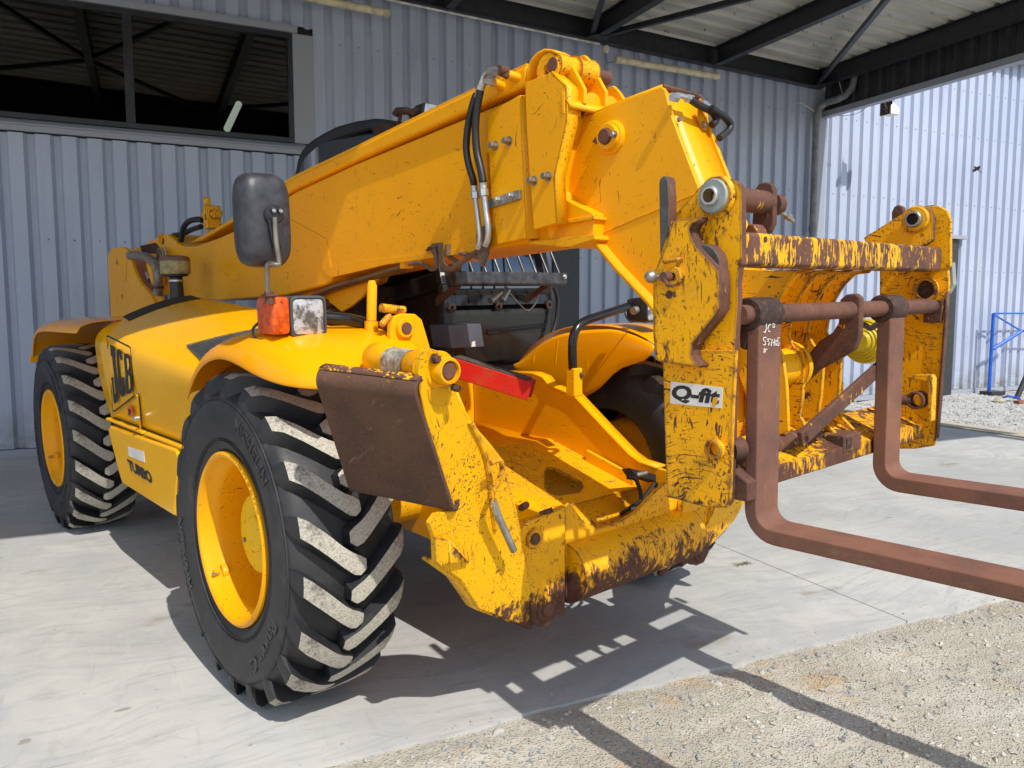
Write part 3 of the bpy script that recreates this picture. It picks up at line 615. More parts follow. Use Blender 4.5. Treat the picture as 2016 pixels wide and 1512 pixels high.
# ------------------------------------------------------------------ wheels
def tyre_meshes():
    R0 = .585
    prof_ = [(.330, .035), (.350, .018), (.385, .010), (.44, -.004), (.49, -.010), (.53, -.004), (.56, .012), (.575, .034), (.583, .06), (.588, .13), (.590, .21)]
    prof_ = prof_+[(r, .42-h) for r, h in prof_[-2::-1]]
    mb = MB(); mb.lathe(prof_, (0, 0, 0), SX, 80, u=ZX)
    # fine concentric ribs on the sidewall
    return mb, R0
def lug_mesh(flip):
    # stations from sidewall over the shoulder to past the centre line: (s, r_top, r_base, arc offset, half width top, half width base)
    st = [(-.002, .535, .50, -.040, .010, .022), (.004, .585, .52, -.030, .030, .040), (.016, .622, .55, -.015, .036, .052), (.045, .640, .575, .010, .038, .056), (.10, .6435, .580, .060, .0375, .054),
          (.155, .6445, .582, .112, .036, .052), (.19, .6445, .582, .140, .037, .054), (.215, .644, .582, .150, .034, .054), (.238, .642, .582, .150, .018, .036)]
    mb = MB(); rows = []
    for s_, rt, rb, off, wt, wb in st:
        row = []
        for o_, r in ((off-wb, rb), (off-wt, rt), (off, rt+.001), (off+wt, rt), (off+wb, rb)):
            a = o_/.64
            if flip: s2 = .42-s_
            else: s2 = s_
            row.append(V((r*math.sin(a), s2, r*math.cos(a))))
        rows.append(row)
    b0 = 0
    for r in rows: mb.v += [tuple(p) for p in r]
    n = len(rows)
    for i in range(n-1):
        for j in range(4):
            mb.f.append((i*5+j, i*5+j+1, (i+1)*5+j+1, (i+1)*5+j)); mb.m.append(1 if (j in (1, 2) and i >= 2) else 0)
    mb.f.append((0, 1, 2, 3, 4)); mb.m.append(0); k = (n-1)*5; mb.f.append((k+4, k+3, k+2, k+1, k)); mb.m.append(0)
    return mb
def text_verts(s, size, ext=.002, bold=0.0, shear=0.0, spacing=1.0):
    cu = bpy.data.curves.new('t', 'FONT'); cu.body = s; cu.size = size; cu.extrude = ext; cu.offset = bold; cu.shear = shear; cu.space_character = spacing; cu.resolution_u = 3
    o = bpy.data.objects.new('t', cu); COL.objects.link(o); dg = bpy.context.evaluated_depsgraph_get(); dg.update()
    me = bpy.data.meshes.new_from_object(o.evaluated_get(dg)); vs = [v.co.copy() for v in me.vertices]; fs = [tuple(p.vertices) for p in me.polygons]
    bpy.data.objects.remove(o); bpy.data.curves.remove(cu); bpy.data.meshes.remove(me); return vs, fs
def wheel(f, s, z, inner=False, spin=0.0, label=None):
    w_ = empty('wheel', (f, s, z)); w_.parent = root
    if inner: w_.rotation_euler = (0, 0, math.pi)
    if label: w_['label'] = label
    return w_
mb, _ = tyre_meshes(); proto = wheel(0, 0, .632)
tyre = build(mb, 'tyre', M['rubber'], parent=proto, smooth=50)
# raised sidewall rings and lettering, part of the tyre mould
mb = MB()
for r in (.380, .388, .545): mb.lathe([(r-.0025, -.0005 if r > .5 else .0075), (r, -.0045 if r > .5 else .0035), (r+.0025, -.0005 if r > .5 else .0075)], (0, 0, 0), SX, 80, u=ZX)
build(mb, 'sidewall_ring', M['rubber'], parent=proto, smooth=0)
def sidewall_text(s, size, r, a0, parent, bold=.001, shear=.0):
    vs, fs = text_verts(s, size, .0014, bold, shear, 1.12); out = []
    for v in vs:
        a = a0+v.x/r; rr = r+v.y
        dep = -.0115 if rr > .455 else -.006
        out.append((rr*math.sin(a), dep-v.z, rr*math.cos(a)))
    mb = MB(); mb.add(out, fs); return build(mb, 'sidewall_lettering', M['letter'], parent=parent, smooth=0)
M['letter'] = simple('moulded_rubber_letters', (.034, .034, .038), .5, 0, .15)
sidewall_text('MICHELIN', .062, .470, R_(18), proto)
sidewall_text('MICHELIN', .062, .470, R_(232), proto)
sidewall_text('Power CL', .075, .455, R_(112), proto, .002, .2)
# rim: deep dish
rp = [(.330, .030), (.339, .022), (.339, .012), (.328, .004), (.317, .008), (.309, .022), (.302, .045), (.283, .060), (.275, .085), (.273, .170), (.268, .20), (.250, .235), (.228, .25), (.17, .262), (.0, .262)]
mb = MB(); mb.lathe(rp, (0, 0, 0), SX, 72, u=ZX); rim = build(mb, 'rim', M['rim'], parent=proto, smooth=40)
mb = MB(); mb.lathe([(.165, .262), (.165, .145), (.158, .125), (.15, .118), (.0, .118)], (0, 0, 0), SX, 56, u=ZX); mb.lathe([(.075, .118), (.075, .112), (.068, .108), (0, .108)], (0, 0, 0), SX, 8); hub = build(mb, 'hub', M['hub'], parent=proto, smooth=30)
for q in range(10):
    a = q*math.pi/5+.2; bolt((.205*math.sin(a), .258, .205*math.cos(a)), -SX, .014, proto, M['rim'], .02)
for q in (0.9, 4.3):
    bolt((.12*math.sin(q), .118, .12*math.cos(q)), -SX, .008, proto, M['bolt'], .006)
c = V((.325*math.sin(R_(-138)), .06, .325*math.cos(R_(-138)))); c = V((-.22, .055, -.20))
mb = MB(); mb.lathe([(.030, 0), (.034, -.006), (.034, -.022), (.028, -.028), (.024, -.020), (.024, 0)], c, -SX+V((0, 0, 0)), 20); mb.tube([c-SX*.0, c-SX*.03+V((.0, 0, .008))], .010, 10, 0); build(mb, 'valve_guard', M['rim'], parent=proto)
mb = MB(); mb.tube([c, c-SX*.035+V((.006, 0, .004))], .008, 10); build(mb, 'valve', M['zinc'], parent=proto)
NL = 20; lm = []
for fl in (False, True):
    o = build(lug_mesh(fl), 'lug', [M['rubber'], M['lug']], parent=proto, smooth=28); lm.append(o.data)
    o.modifiers.clear(); first = o
    for q in range(NL):
        a = (q+(.5 if fl else 0))*2*math.pi/NL+.06
        o2 = o if q == 0 else o.copy()
        if q: COL.objects.link(o2)
        o2.rotation_euler = (0, a, 0)
def clone(rt, loc_, rotz=0.0, spin=0.0, label=None):
    c = rt.copy(); COL.objects.link(c); c.location = loc_; c.rotation_euler = (0, 0, rotz)
    if label: c['label'] = label
    for ch in list(rt.children):
        k = ch.copy(); COL.objects.link(k); k.parent = c
        if spin: k.rotation_euler = (ch.rotation_euler[0], ch.rotation_euler[1]+spin, ch.rotation_euler[2])
    return c
proto.rotation_euler = (-lean, 0, 0); proto.location = (-.012, 0, .632)
clone(proto, (-3.20, 0.0, .632), 0, R_(7))
# far side wheels: outer face points the other way; lugs handed so the tread still points forward
def far_wheel(f, spin):
    c = proto.copy(); COL.objects.link(c); c.location = (f, 2*CS, .632-.058); c.rotation_euler = (-lean, 0, 0); c.scale = (1, -1, 1)
    for ch in list(proto.children):
        if ch.name.startswith('sidewall_lett'): continue
        k = ch.copy(); COL.objects.link(k); k.parent = c; k.rotation_euler = (ch.rotation_euler[0], ch.rotation_euler[1]+spin, ch.rotation_euler[2])
far_wheel(0, R_(5)); far_wheel(-3.2, R_(11))

# ------------------------------------------------------------------ chassis
chas = empty('chassis', (0, 0, 0)); chas.parent = root
prof('frame_rail', [(-4.3, .62), (-4.3, 1.0), (-.66, 1.0), (-.66, .5), (-3.9, .5)], .95, .985, M['dirtsteel'], chas)  # main frame, a largely hidden dark mass put in to block light
prof('frame_rail', [(-4.3, .62), (-4.3, 1.0), (-.66, 1.0), (-.66, .5), (-3.9, .5)], 1.56, 1.60, M['dirtsteel'], chas)
mb = MB(); mb.box((-4.2, .99, .60), (-.4, 1.555, .66)); build(mb, 'belly_plate', M['dirtsteel'], parent=chas)
for f in (0, -3.2):
    mb = MB(); mb.tube([(f, .30, .632), (f, .48, .632), (f, .62, .632), (f, 1.15, .632), (f, 1.39, .632), (f, 1.95, .632), (f, 2.06, .62), (f, 2.24, .60)], [.13, .13, .085, .085, .085, .085, .13, .13], 20)
    mb.lathe([(.0, -.19), (.14, -.17), (.19, -.05), (.19, .05), (.14, .17), (0, .19)], (f, 1.27, .632), FX, 24); build(mb, 'axle', M['rustdark'] if f else yellow('axle_paint', (.80, .42, .004), .6, .5), parent=chas)
# rear uprights carrying the boom pivot
side('rear_upright', [(212, 500), (222, 488), (240, 486), (249, 490), (256, 505), (263, 530), (276, 558), (297, 582), (306, 600), (250, 640), (220, 660), (217, 600), (213, 540)], .90, .03, M['boom'], chas, .006)
side('rear_upright', [(238, 480), (262, 484), (272, 505), (285, 545), (316, 582), (330, 620), (250, 640)], 1.58, .03, M['boom'], chas, .006)
for x, y in ((231, 517), (241, 583)): p = ps(x, y, .90); ringtube('pin_hole', p, -SX, .018, .032, .004, M['boom'], chas); rod('pin', p, p-SX*.003, .017, M['rustdark'], chas)
side('boss_plate', [(233, 500), (243, 497), (249, 504), (248, 548), (243, 556), (240, 550), (235, 546)], .895, .006, M['boom'], chas, .003)
# dark well between the engine pod and the cab
mb = MB(); mb.box((-1.25, 1.18, .66), (-1.20, 1.56, 1.62)); build(mb, 'bulkhead', M['dirtsteel'], parent=chas)

# nose of the frame: sloping deck, side plates, U-shaped front plate, cross tube
nose = empty('chassis_nose', (.5, CS, .6)); nose.parent = root; nose.matrix_parent_inverse = Matrix.Identity(4); nose.location = (0, 0, 0)
s0, s1 = .86, 1.70
wall_fz = [(-.62, 1.06), (-.35, 1.13), (-.10, 1.135), (-.03, 1.12), (.02, 1.08), (.14, 1.055), (.20, 1.04), (.42, .885), (.56, .79), (.62, .765), (.72, .755), (.885, .745), (.885, .52), (.70, .42), (.2, .48), (-.62, .50)]
prof('side_plate', wall_fz, s1, s1+.022, M['boom'], nose, .004)
prof('side_plate', wall_fz, s0-.022, s0, M['boom'], nose, .004)
# top flange strips on the side plates
for sa, sb in ((s1-.012, s1+.055), (s0-.055, s0+.012)):
    mb = MB(); P = wall_fz[1:11]; mb.grid([[(a, sa, b+.004), (a, sb, b+.004)] for a, b in P]); build(mb, 'flange', M['boom'], parent=nose, solid=.012)
# deck sheets
mb = MB(); mb.grid([[(-.60, s, .83), (-.20, s, .80), (-.02, s, .80), (.02, s, .80)] for s in (s0+.001, s1-.001)]); build(mb, 'well_floor', M['boom'], parent=nose, solid=.012)
mb = MB(); mb.box((-.64, s0, .80), (-.62, s1, 1.13)); build(mb, 'well_back', M['boom'], parent=nose, bevel=.003)
for sa in (1.16, 1.40): prof('stiffener', [(-.62, .82), (-.62, 1.10), (-.50, 1.10), (-.46, 1.04), (-.46, .92), (-.50, .88), (-.30, .82)], sa, sa+.02, M['boom'], nose, .003)
def dz(f): return .80-(f-.02)*.255 if f < .62 else .647-(f-.62)*.62   # deck height
# main sloping deck with a rounded triangular opening
hole = [pf(1026, 925, .58)]
def deckpt(x, y, off=0.0):
    # intersect pixel ray with sloping deck plane through (.02,.80)-(.62,.647)
    r = ray(x, y); n = (MF*.255+MZ); n.normalize(); p0 = O0+MF*.02+MS*CS+MZ*(.80+off); t = (p0-CAMP).dot(n)/r.dot(n); return loc(CAMP+r*t)
hp = [deckpt(x, y) for x, y in ((1077, 922), (1072, 932), (1072, 962), (1082, 974), (1100, 978), (1140, 972), (1148, 962), (1144, 950), (1120, 938), (1090, 923))]
bm = bmesh.new()
outer = [bm.verts.new(p) for p in [(.02, s0+.001, dz(.02)), (.02, s1-.001, dz(.02)), (.62, s1-.001, dz(.62)), (.62, s0+.001, dz(.62))]]
inner = [bm.verts.new((p.x, p.y, dz(p.x))) for p in hp]
eds = [bm.edges.new((outer[i], outer[(i+1) % 4])) for i in range(4)]+[bm.edges.new((inner[i], inner[(i+1) % len(inner)])) for i in range(len(inner))]
bmesh.ops.triangle_fill(bm, edges=eds, use_beauty=True)
hc = sum((V((v.co.x, v.co.y, 0)) for v in inner), V((0, 0, 0)))/len(inner)
me = bpy.data.meshes.new('deck'); bm.to_mesh(me); bm.free(); me.materials.append(M['nose']); deck = bpy.data.objects.new('deck', me); COL.objects.link(deck); deck.parent = nose
md = deck.modifiers.new('solid', 'SOLIDIFY'); md.thickness = .012; md.offset = 0
mb = MB(); mb.grid([[(f, s, dz(f)-(.0 if f < .8 else 0)) for s in (1.03, 1.54)] for f in (.621, .70, .76, .80)]); build(mb, 'deck_lip', M['nose'], parent=nose, solid=.012, smooth=60)
# things seen through the opening
mb = MB(); mb.box((.40, 1.10, .42), (.44, 1.40, .55)); mb.box((.36, 1.22, .42), (.48, 1.27, .60)); mb.tube([(.40, 1.18, .56), (.62, 1.36, .50)], .014, 10); build(mb, 'inner_bracket', M['boom'], parent=nose, bevel=.003)
rod('inner_ram', (.30, 1.24, .58), (.52, 1.30, .52), .035, M['rust'], nose)
# raised bright strip down the near side of the deck (curving saddle)
def saddle(sgn):
    def S_(s): return s if sgn > 0 else 2*CS-s
    rows = []
    for i, f in enumerate((-.02, .06, .14, .24, .36, .48, .60, .70, .78, .84, .875)):
        zt = dz(f)+.060 if f < .5 else dz(f)+.060+.012*(i-5)
        w0 = s0+.003; w1 = 1.075-.0*i if f < .3 else 1.075-(f-.3)*.12
        if f > .70: w1 += (f-.70)*.35
        rows.append([(f, S_(w0), zt+.028), (f, S_(w0+.06), zt+.020), (f, S_(w1-.05), zt), (f, S_(w1), zt-.012), (f, S_(w1+.012), dz(f)+.007)])
    mb = MB(); mb.grid(rows); return build(mb, 'deck_saddle', M['worn'], parent=nose, smooth=50)
saddle(1)
prof('deck_rail', [(.30, dz(.30)+.004), (.30, dz(.30)+.06), (.60, dz(.60)+.055), (.60, dz(.60)+.004)], s1-.035, s1-.010, M['worn'], nose, .004)
# front U plate between the pin cheeks, plane f = .86
u = [(1112, 1002), (1123, 990), (1147, 1024), (1175, 1040), (1210, 1033), (1251, 1009), (1286, 972), (1312, 950), (1350, 948), (1350, 1060), (1345, 1090), (1240, 1130), (1114, 1180)]
front('front_plate', u, .872, .020, M['nose'], nose, .004)
a = pf(1112, 1128, .86); b = pf(1350, 1030, .86)
rod('cross_tube', (.855, a.y, a.z), (.855, b.y, a.z), .118, M['nose'], nose, 40)
# cheek plates with the leg pins
c1 = [(1022, 1049), (1030, 1030), (1043, 1022), (1075, 1014), (1114, 996), (1113, 1215), (1107, 1213), (1100, 1209), (1092, 1219), (1080, 1233), (1065, 1236), (1054, 1226), (1048, 1200), (1034, 1120), (1022, 1080)]
front('cheek_plate', c1, .905, .028, M['nose'], nose, .005)
front('cheek_plate', c1, .800, .028, M['nose'], nose, .005)
c2 = [(1345, 985), (1437, 980), (1421, 1010), (1397, 1062), (1396, 1088), (1386, 1108), (1372, 1114), (1356, 1108), (1350, 1112), (1343, 1118), (1343, 1000)]
front('cheek_plate', c2, .905, .028, M['nose'], nose, .005)
front('cheek_plate', c2, .800, .028, M['nose'], nose, .005)
for x, y, r in ((1075, 1198, .032), (1050, 1060, .026), (1377, 1086, .030)):
    p = pf(x, y, .905); ringtube('pin_collar', p, FX, r*.80, r*1.45, .010, M['nose'], nose); rod('pivot_pin', p-FX*.13, p+FX*.018, r*.80, M['rust'], nose, 24, .003)

# ------------------------------------------------------------------ front stabiliser legs (folded up)
def leg(near):
    lg = empty('stabiliser_leg', (0, 0, 0)); lg.parent = root
    return lg
lg = leg(True)
armpx = [(828, 700), (834, 690), (846, 685), (862, 690), (878, 706), (888, 735), (900, 775), (915, 812), (940, 850), (966, 880), (985, 905), (999, 940), (1010, 985), (1022, 1040), (1035, 1100), (1050, 1180), (1056, 1225), (1046, 1237), (1020, 1228), (984, 1214), (944, 1200), (925, 1170), (905, 1140), (868, 1115), (857, 1107), (855, 1060), (845, 1030), (858, 1012), (892, 1004), (888, 985), (860, 895), (838, 828), (826, 770), (823, 730)]
armp('arm_plate', armpx, -.020, .024, M['arm'], lg, .005)
armp('arm_plate', armpx, -.105, .020, M['arm'], lg, .005)
edge = [pa(x, y, -.035) for x, y in ((900, 775), (915, 812), (940, 850), (966, 880), (985, 905), (999, 940), (1010, 985), (1022, 1040), (1035, 1100))]
mb = MB(); mb.grid([[p, p-FX*.07] for p in edge]); build(mb, 'arm_web', M['arm'], parent=lg, solid=.012)
edge = [pa(x, y, -.035) for x, y in ((857, 1107), (905, 1142), (925, 1170), (944, 1200), (984, 1214), (1020, 1228), (1046, 1237))]
mb = MB(); mb.grid([[p, p-FX*.07] for p in edge]); build(mb, 'arm_web', M['arm'], parent=lg, solid=.012)
# curved stiffening fold on the arm face and lower bracket
fold = [pa(x, y, -.018) for x, y in ((925, 830), (950, 880), (962, 930), (968, 985), (975, 1040))]
pipe('arm_fold', fold, .010, M['arm'], lg, 8)
for f in (.99,):
    armp('stop_bracket', [(857, 1058), (884, 1062), (886, 1108), (868, 1116), (858, 1106)], .004, .012, M['arm'], lg, .003)
mb = MB(); a, b, c, d = pa(884, 1063, 0), pa(886, 1108, 0), pa(922, 1106, -.01), pa(888, 1070, -.01); mb.add([a, b, c, b-FX*.05, a-FX*.05, c-FX*.04], [(0, 1, 2), (1, 2, 5, 3), (0, 1, 3, 4)]); build(mb, 'gusset', M['arm'], parent=lg, solid=.008)
# foot pad: runs along f, inclined in the s-z plane
T, B = pa(815, 762), pa(893, 1003)
vr = ray(-2257, 367); uu = V((vr.dot(MF), vr.dot(MS), vr.dot(MZ))).normalized(); pn = (B-T).cross(uu).normalized()
if pn.y > 0: pn = -pn
def onpad(x, y):
    r = ray(x, y); rl = V((r.dot(MF), r.dot(MS), r.dot(MZ))); c = loc(CAMP); return c+rl*((T-c).dot(pn)/rl.dot(pn))
TL, BL = onpad(620, 738), onpad(690, 963)
def padprof(T, B, top=True):
    d = (B-T).normalized(); n = pn
    C_ = T+d*.034-n*.034
    return [C_-n*.034+d*.03]+[C_-n*(.034*math.cos(a*math.pi/6))-d*(.034*math.sin(a*math.pi/6)) for a in range(7)]+[T+d*.07, T+d*.2, B-d*.02, B+n*-.002, B+d*.012+n*-.014, B+d*.008+n*-.030, B-d*.008+n*-.034]
pr0, pr1 = padprof(TL, BL), padprof(T, B)
def lerp(a, b, t): return a*(1-t)+b*t
padrows = [[lerp(a, b, t) for a, b in zip(pr0, pr1)] for t in (0, .01, .25, .5, .75, .99, 1)]
mb = MB(); mb.grid(padrows); pad = build(mb, 'foot_pad', M['pad'], parent=lg, solid=.014, smooth=60)
dT = (B-T).normalized()
crown = lambda Tq: [Tq+dT*.034-pn*.034-pn*(.0425*math.cos(a*math.pi/6))-dT*(.0425*math.sin(a*math.pi/6)) for a in (0, 1, 2, 3, 3.6)]
mb = MB(); mb.grid([[lerp(a, b, q/10) for a, b in zip(crown(TL), crown(T))] for q in range(11)]); build(mb, 'pad_crown', M['rusty_yel'], parent=pad, smooth=60, solid=.003)
for t in (.3, .7):
    Tm, Bm = lerp(TL, T, t), lerp(BL, B, t); mb = MB(); mb.prism([Tm+pn*-.012, Bm+pn*-.012, Bm+pn*-.10-dT*.06, Tm+pn*-.14+dT*.06], FX*.016); build(mb, 'pad_rib', M['arm'], parent=pad, bevel=.003)
# leg pivot boss at the top of the arm (ram rod end), ram tube with maker's label
c = pa(872, 729, -.012)-FX*.03
te = pf(742, 706, .62); tx = (c-te).normalized(); tl_n = (c-te).length-.06
mb = MB(); mb.lathe([(.0, 0), (.050, 0), (.056, .01), (.056, .10), (.046, .12), (.046, tl_n-.09), (.050, tl_n-.08), (.050, tl_n), (.0, tl_n)], te, tx, 36); build(mb, 'pivot_tube', M['boom'], parent=lg, smooth=35)
mb = MB(); mb.lathe([(.0475, tl_n*.36), (.0475, tl_n-.10)], te, tx, 40, u=ZX); build(mb, 'maker_label', simple('torn_silver_label', (.42, .38, .31), .5, .2, .6, 0, 45), parent=lg, smooth=60)
mb = MB(); mb.lathe([(.0, -.008), (.050, -.008), (.055, -.002), (.055, .014), (.050, .020), (.039, .021), (.039, .060), (.036, .066), (.029, .067), (.027, .050), (.0, .050)], c, FX, 40); build(mb, 'boss', M['boom'], parent=lg, smooth=30)
rod('boss_pin', c+FX*.04, c+FX*.062, .0235, M['rust'], lg, 24, .003)
p = pa(855, 706, -.012); bolt(p, FX, .011, lg, M['rust'], .02)
p = c+V((.045, .02, -.048)); rod('grease_plug', p, p+V((.02, .01, -.006)), .010, M['rustdark'], lg, 12)
# slot below the boss, its shade painted as a darker yellow plate
armp('slot_shade_plate', [(842, 765), (884, 765), (882, 790), (872, 800), (855, 799), (845, 788)], -.017, .004, yellow('slot_shade_paint', (.80, .40, .004), 0, .5, False), lg, .002)
# ear plate with upper pin further back
ear = [(754, 840), (768, 700), (770, 640), (776, 624), (790, 617), (818, 618), (831, 629), (838, 652), (849, 690), (862, 760), (860, 840)]
front('ear_plate', ear, .46, .03, M['boom'], nose, .006); front('ear_plate', ear, .30, .02, M['boom'], nose, .006)
p = pf(795, 646, .46); ringtube('boss', p, FX, .021, .036, .018, M['boom'], nose); rod('ear_pin', p-FX*.18, p+FX*.024, .022, M['rust'], nose, 24, .003)
q = pf(772, 608, .44); mb = MB(); mb.tube([pf(750, 606, .44), pf(796, 611, .44)], .016, 10); mb.tube([pf(768, 620, .44), pf(750, 640, .44)], .012, 8); build(mb, 'pipe_union', M['worn2'], parent=nose)
# slim hydraulic strut standing beside the ear plate
a, b, c_ = pf(732, 552, .34), pf(730, 684, .34), pf(727, 720, .34)
mb = MB(); mb.tube([a, a-ZX*.02, pf(731, 640, .34)], [.012, .019, .019], 14); mb.tube([pf(731, 632, .34), b], .026, 14); build(mb, 'strut_barrel', M['boom'], parent=nose); rod('strut_rod', b, c_, .016, M['zinc'], nose)
# yellow pipe and braided hose running down the arm
pts = [pa(x, y, .03) for x, y in ((966, 912), (984, 906), (988, 925), (980, 950), (970, 972), (968, 1000))]
pipe('hard_pipe', pts, .0085, M['worn2'], lg, 10)
pts = [pa(x, y, .03) for x, y in ((970, 985), (978, 1010), (988, 1035), (1000, 1062), (1012, 1085))]
mb = MB(); mb.tube([pts[0], pts[1]], .013, 12); build(mb, 'hose_ferrule', M['zinc'], parent=lg)
mb = MB(); A = pts[1]; Bq = pts[-1]; d = (Bq-A).normalized(); Lq = (Bq-A).length; pr = []
for q in range(28): pr += [(.010, Lq*q/28), (.0125, Lq*(q+.4)/28), (.010, Lq*(q+.8)/28)]
mb.lathe(pr, A, d, 14); build(mb, 'spring_guard', M['bolt'], parent=lg, smooth=50)
mb = MB(); p0, p1 = pf(1025, 995, .80), pf(1036, 1001, .93); mb.tube([pf(1026, 1000, .86), pf(1036, 994, .90)], .013, 12); mb.tube([pf(1062, 1012, .88), pf(1088, 1003, .91)], .009, 10); build(mb, 'cross_bolt', M['rust'], parent=nose)
# orange inner plate seen beside the deck
mb = MB(); mb.prism([(.60, .875, .42), (.60, .875, .70), (.84, .875, .64), (.84, .875, .42)], (0, .012, 0)); build(mb, 'inner_cheek', M['boom'], parent=nose, bevel=.003)
# second leg, on the far side: arm folded up behind the fork carriage
lg2 = empty('stabiliser_leg', (0, 0, 0)); lg2.parent = root
def mir(p): return V((p.x, 2*CS-p.y, p.z))
for f, th in ((-.02, .022), (-.105, .02)):
    mb = MB(); mb.prism([mir(pa(x, y, f)) for x, y in armpx][::-1], FX*-th); build(mb, 'arm_plate', M['arm'], parent=lg2, bevel=.005)
mb = MB(); mb.grid([[mir(p) for p in r] for r in padrows]); build(mb, 'foot_pad', M['pad'], parent=lg2, solid=.014, smooth=60)
# black hoses and strap in the nose
for L_ in ([(1236, 940), (1252, 945), (1262, 975), (1258, 1000)], [(1288, 952), (1275, 970), (1262, 985), (1240, 1000), (1222, 1012)], [(1292, 950), (1290, 975), (1270, 1000), (1230, 1020)]):
    pipe('hose', [pf(x, y, .74) for x, y in L_], .009, M['hose'], nose)
for xy in ((1243, 1003), (1255, 935)):
    p = pf(xy[0], xy[1], .75); mb = MB(); mb.tube([p, p+V((.03, .03, .01))], .012, 12); build(mb, 'hose_union', M['bolt'], parent=nose)
mb = MB(); a, b, c_, d = pf(1222, 923, .66), pf(1312, 945, .66), pf(1312, 960, .66), pf(1233, 938, .66); mb.prism([a, b, c_, d], (.05, 0, .012)); build(mb, 'step_plate', M['black'], parent=nose, bevel=.003)
# red channel section lying across the nose
rd = empty('red_channel', (0, 0, 0)); rd.parent = root
A0, A1 = V((-.10, .93, 1.235)), V((.33, 1.36, 1.165))
A0 = pf(893, 720, .12); A1 = pf(1047, 768, .40)
ax = (A1-A0).normalized(); sd_ = ax.cross(ZX).normalized(); up_ = sd_.cross(ax).normalized(); 
w2, h2, t2 = .055, .085, .008
sec = [(-w2, -h2/2), (-w2, h2/2), (w2, h2/2), (w2, -h2/2), (w2-t2, -h2/2), (w2-t2, h2/2-t2), (-w2+t2, h2/2-t2), (-w2+t2, -h2/2)]
Pm = [A1+sd_*a-V((0, 0, 0))+up_*b for a, b in sec]
mb = MB(); mb.prism(Pm, A0-A1); build(mb, 'channel', M['red'], parent=rd, bevel=.004)
mb = MB(); mb.prism([A1+sd_*a+up_*b-ax*.02 for a, b in ((-w2+.004, h2/2+.002), (w2-.004, h2/2+.002), (w2-.004, h2/2+.005), (-w2+.004, h2/2+.005))], (A0-A1)*.94); build(mb, 'rubber_strip', simple('grimy_rubber', (.06, .05, .04), .9, 0, .5, .3), parent=rd)

# ------------------------------------------------------------------ engine pod (hood)
hood = empty('engine_hood', (0, 0, 0)); hood.parent = root
HF = [-2.27, -2.25, -2.1, -1.8, -1.45, -1.1, -.85, -.6, -.34]
def rear_sweep(f, s): return f-.42*max(0, min(1, (s-.12)/.7))*max(0, min(1, (-1.2-f)/1.05))
def zs(f): return 1.385+(f+2.25)*(-.078) if f < -1.3 else 1.311+(f+1.3)*-.06
def zi(f): return 1.615+(f+2.4)*(-.115)
def hoodz(f, s):
    t = max(0, min(1, (s-.12)/.75)); a, b = zs(f), zi(f); return a+(b-a)*(1-(1-t)**1.7)
def sect(f):
    k = 0.0
    b = zs(f); out = [(.175, .845), (.135, 1.0), (.112, 1.15), (.105, b-.085), (.110, b-.045), (.128, b-.014), (.165, hoodz(f, .165)-.004)]
    out += [(s, hoodz(f, s)) for s in (.26, .36, .48, .60, .72, .82)]
    out += [(.875, hoodz(f, .87)-.02), (.90, hoodz(f, .87)-.07), (.905, 1.0)]
    return out
rows = [[V((rear_sweep(f, s), s, z)) for s, z in sect(f)] for f in HF]
# rounded rear edge
r0 = [V((rear_sweep(HF[0], s), s+(.02 if s < .3 else -.02 if s > .8 else 0), z-(.025 if z > 1.2 else 0))) for s, z in sect(HF[0])]
rows[0] = r0
mb = MB(); mb.grid(rows)
mb.f.append(tuple(range(len(r0)))); mb.m.append(0)
body = build(mb, 'hood_panel', M['paint'], parent=hood, smooth=50)
# door split: logo door edge strip, lower rims
def hs(f, z): return .105 if z > 1.15 else .105+(1.15-z)*.13+max(0, .95-z)*.15     # side surface position of the pod
def strip(name, pts, wd, mat, parent, off=.006):
    mb = MB()
    for (fa, za), (fb, zb) in zip(pts[:-1], pts[1:]):
        a = V((fa, hs(fa, za)-off, za)); b = V((fb, hs(fb, zb)-off, zb)); d = (b-a).normalized(); w = SX.cross(d).normalized()*wd
        mb.prism([a-w, a+w, a+w+SX*(off+.004), a-w+SX*(off+.004)], b-a)
    return build(mb, name, mat, parent=parent, bevel=.001)
strip('door_edge', [(-1.475, 1.06), (-1.60, .865)], .004, M['paint'], hood, .008)
strip('door_gap', [(-1.462, 1.07), (-1.587, .865)], .0035, M['sticker_black'], hood, .001)
prof('door_lip', [(-2.23, .862), (-1.50, .862), (-1.50, .846), (-2.23, .846)], .128, .175, M['paint'], hood, .005)
prof('wing_lip', [(-1.47, .862), (-.36, .862), (-.36, .846), (-1.47, .846)], .128, .175, M['paint'], hood, .005)
# latch
c = V((-1.545, hs(0, .93)-.004, .93)); mb = MB(); mb.lathe([(.014, 0), (.014, .022), (.009, .028), (0, .028)], c, -SX, 14); mb.tube([c-SX*.02-V((.03, 0, .01)), c-SX*.02+V((.01, 0, .0))], .005, 8); build(mb, 'latch', M['zinc'], parent=hood)
# lower skirt (TURBO panel) and dark gap
sk = [(211.5, 845), (215, 838), (345, 884), (352, 900), (343, 1018), (240, 953), (233, 930)]
mb = MB(); P = [ps(x, y, .118) for x, y in sk]; mb.prism(P, SX*.5); skirt = build(mb, 'skirt_panel', M['paint'], parent=hood, bevel=.018, segs=4)
prof('skirt_gap', [(-2.18, .865), (-.5, .865), (-.5, .815), (-2.18, .815)], .155, .60, M['sticker_black'], hood, 0)
prof('engine_block', [(-2.1, .55), (-2.1, 1.2), (-.45, 1.2), (-.45, .62)], .60, .86, M['dirtsteel'], hood, .01)
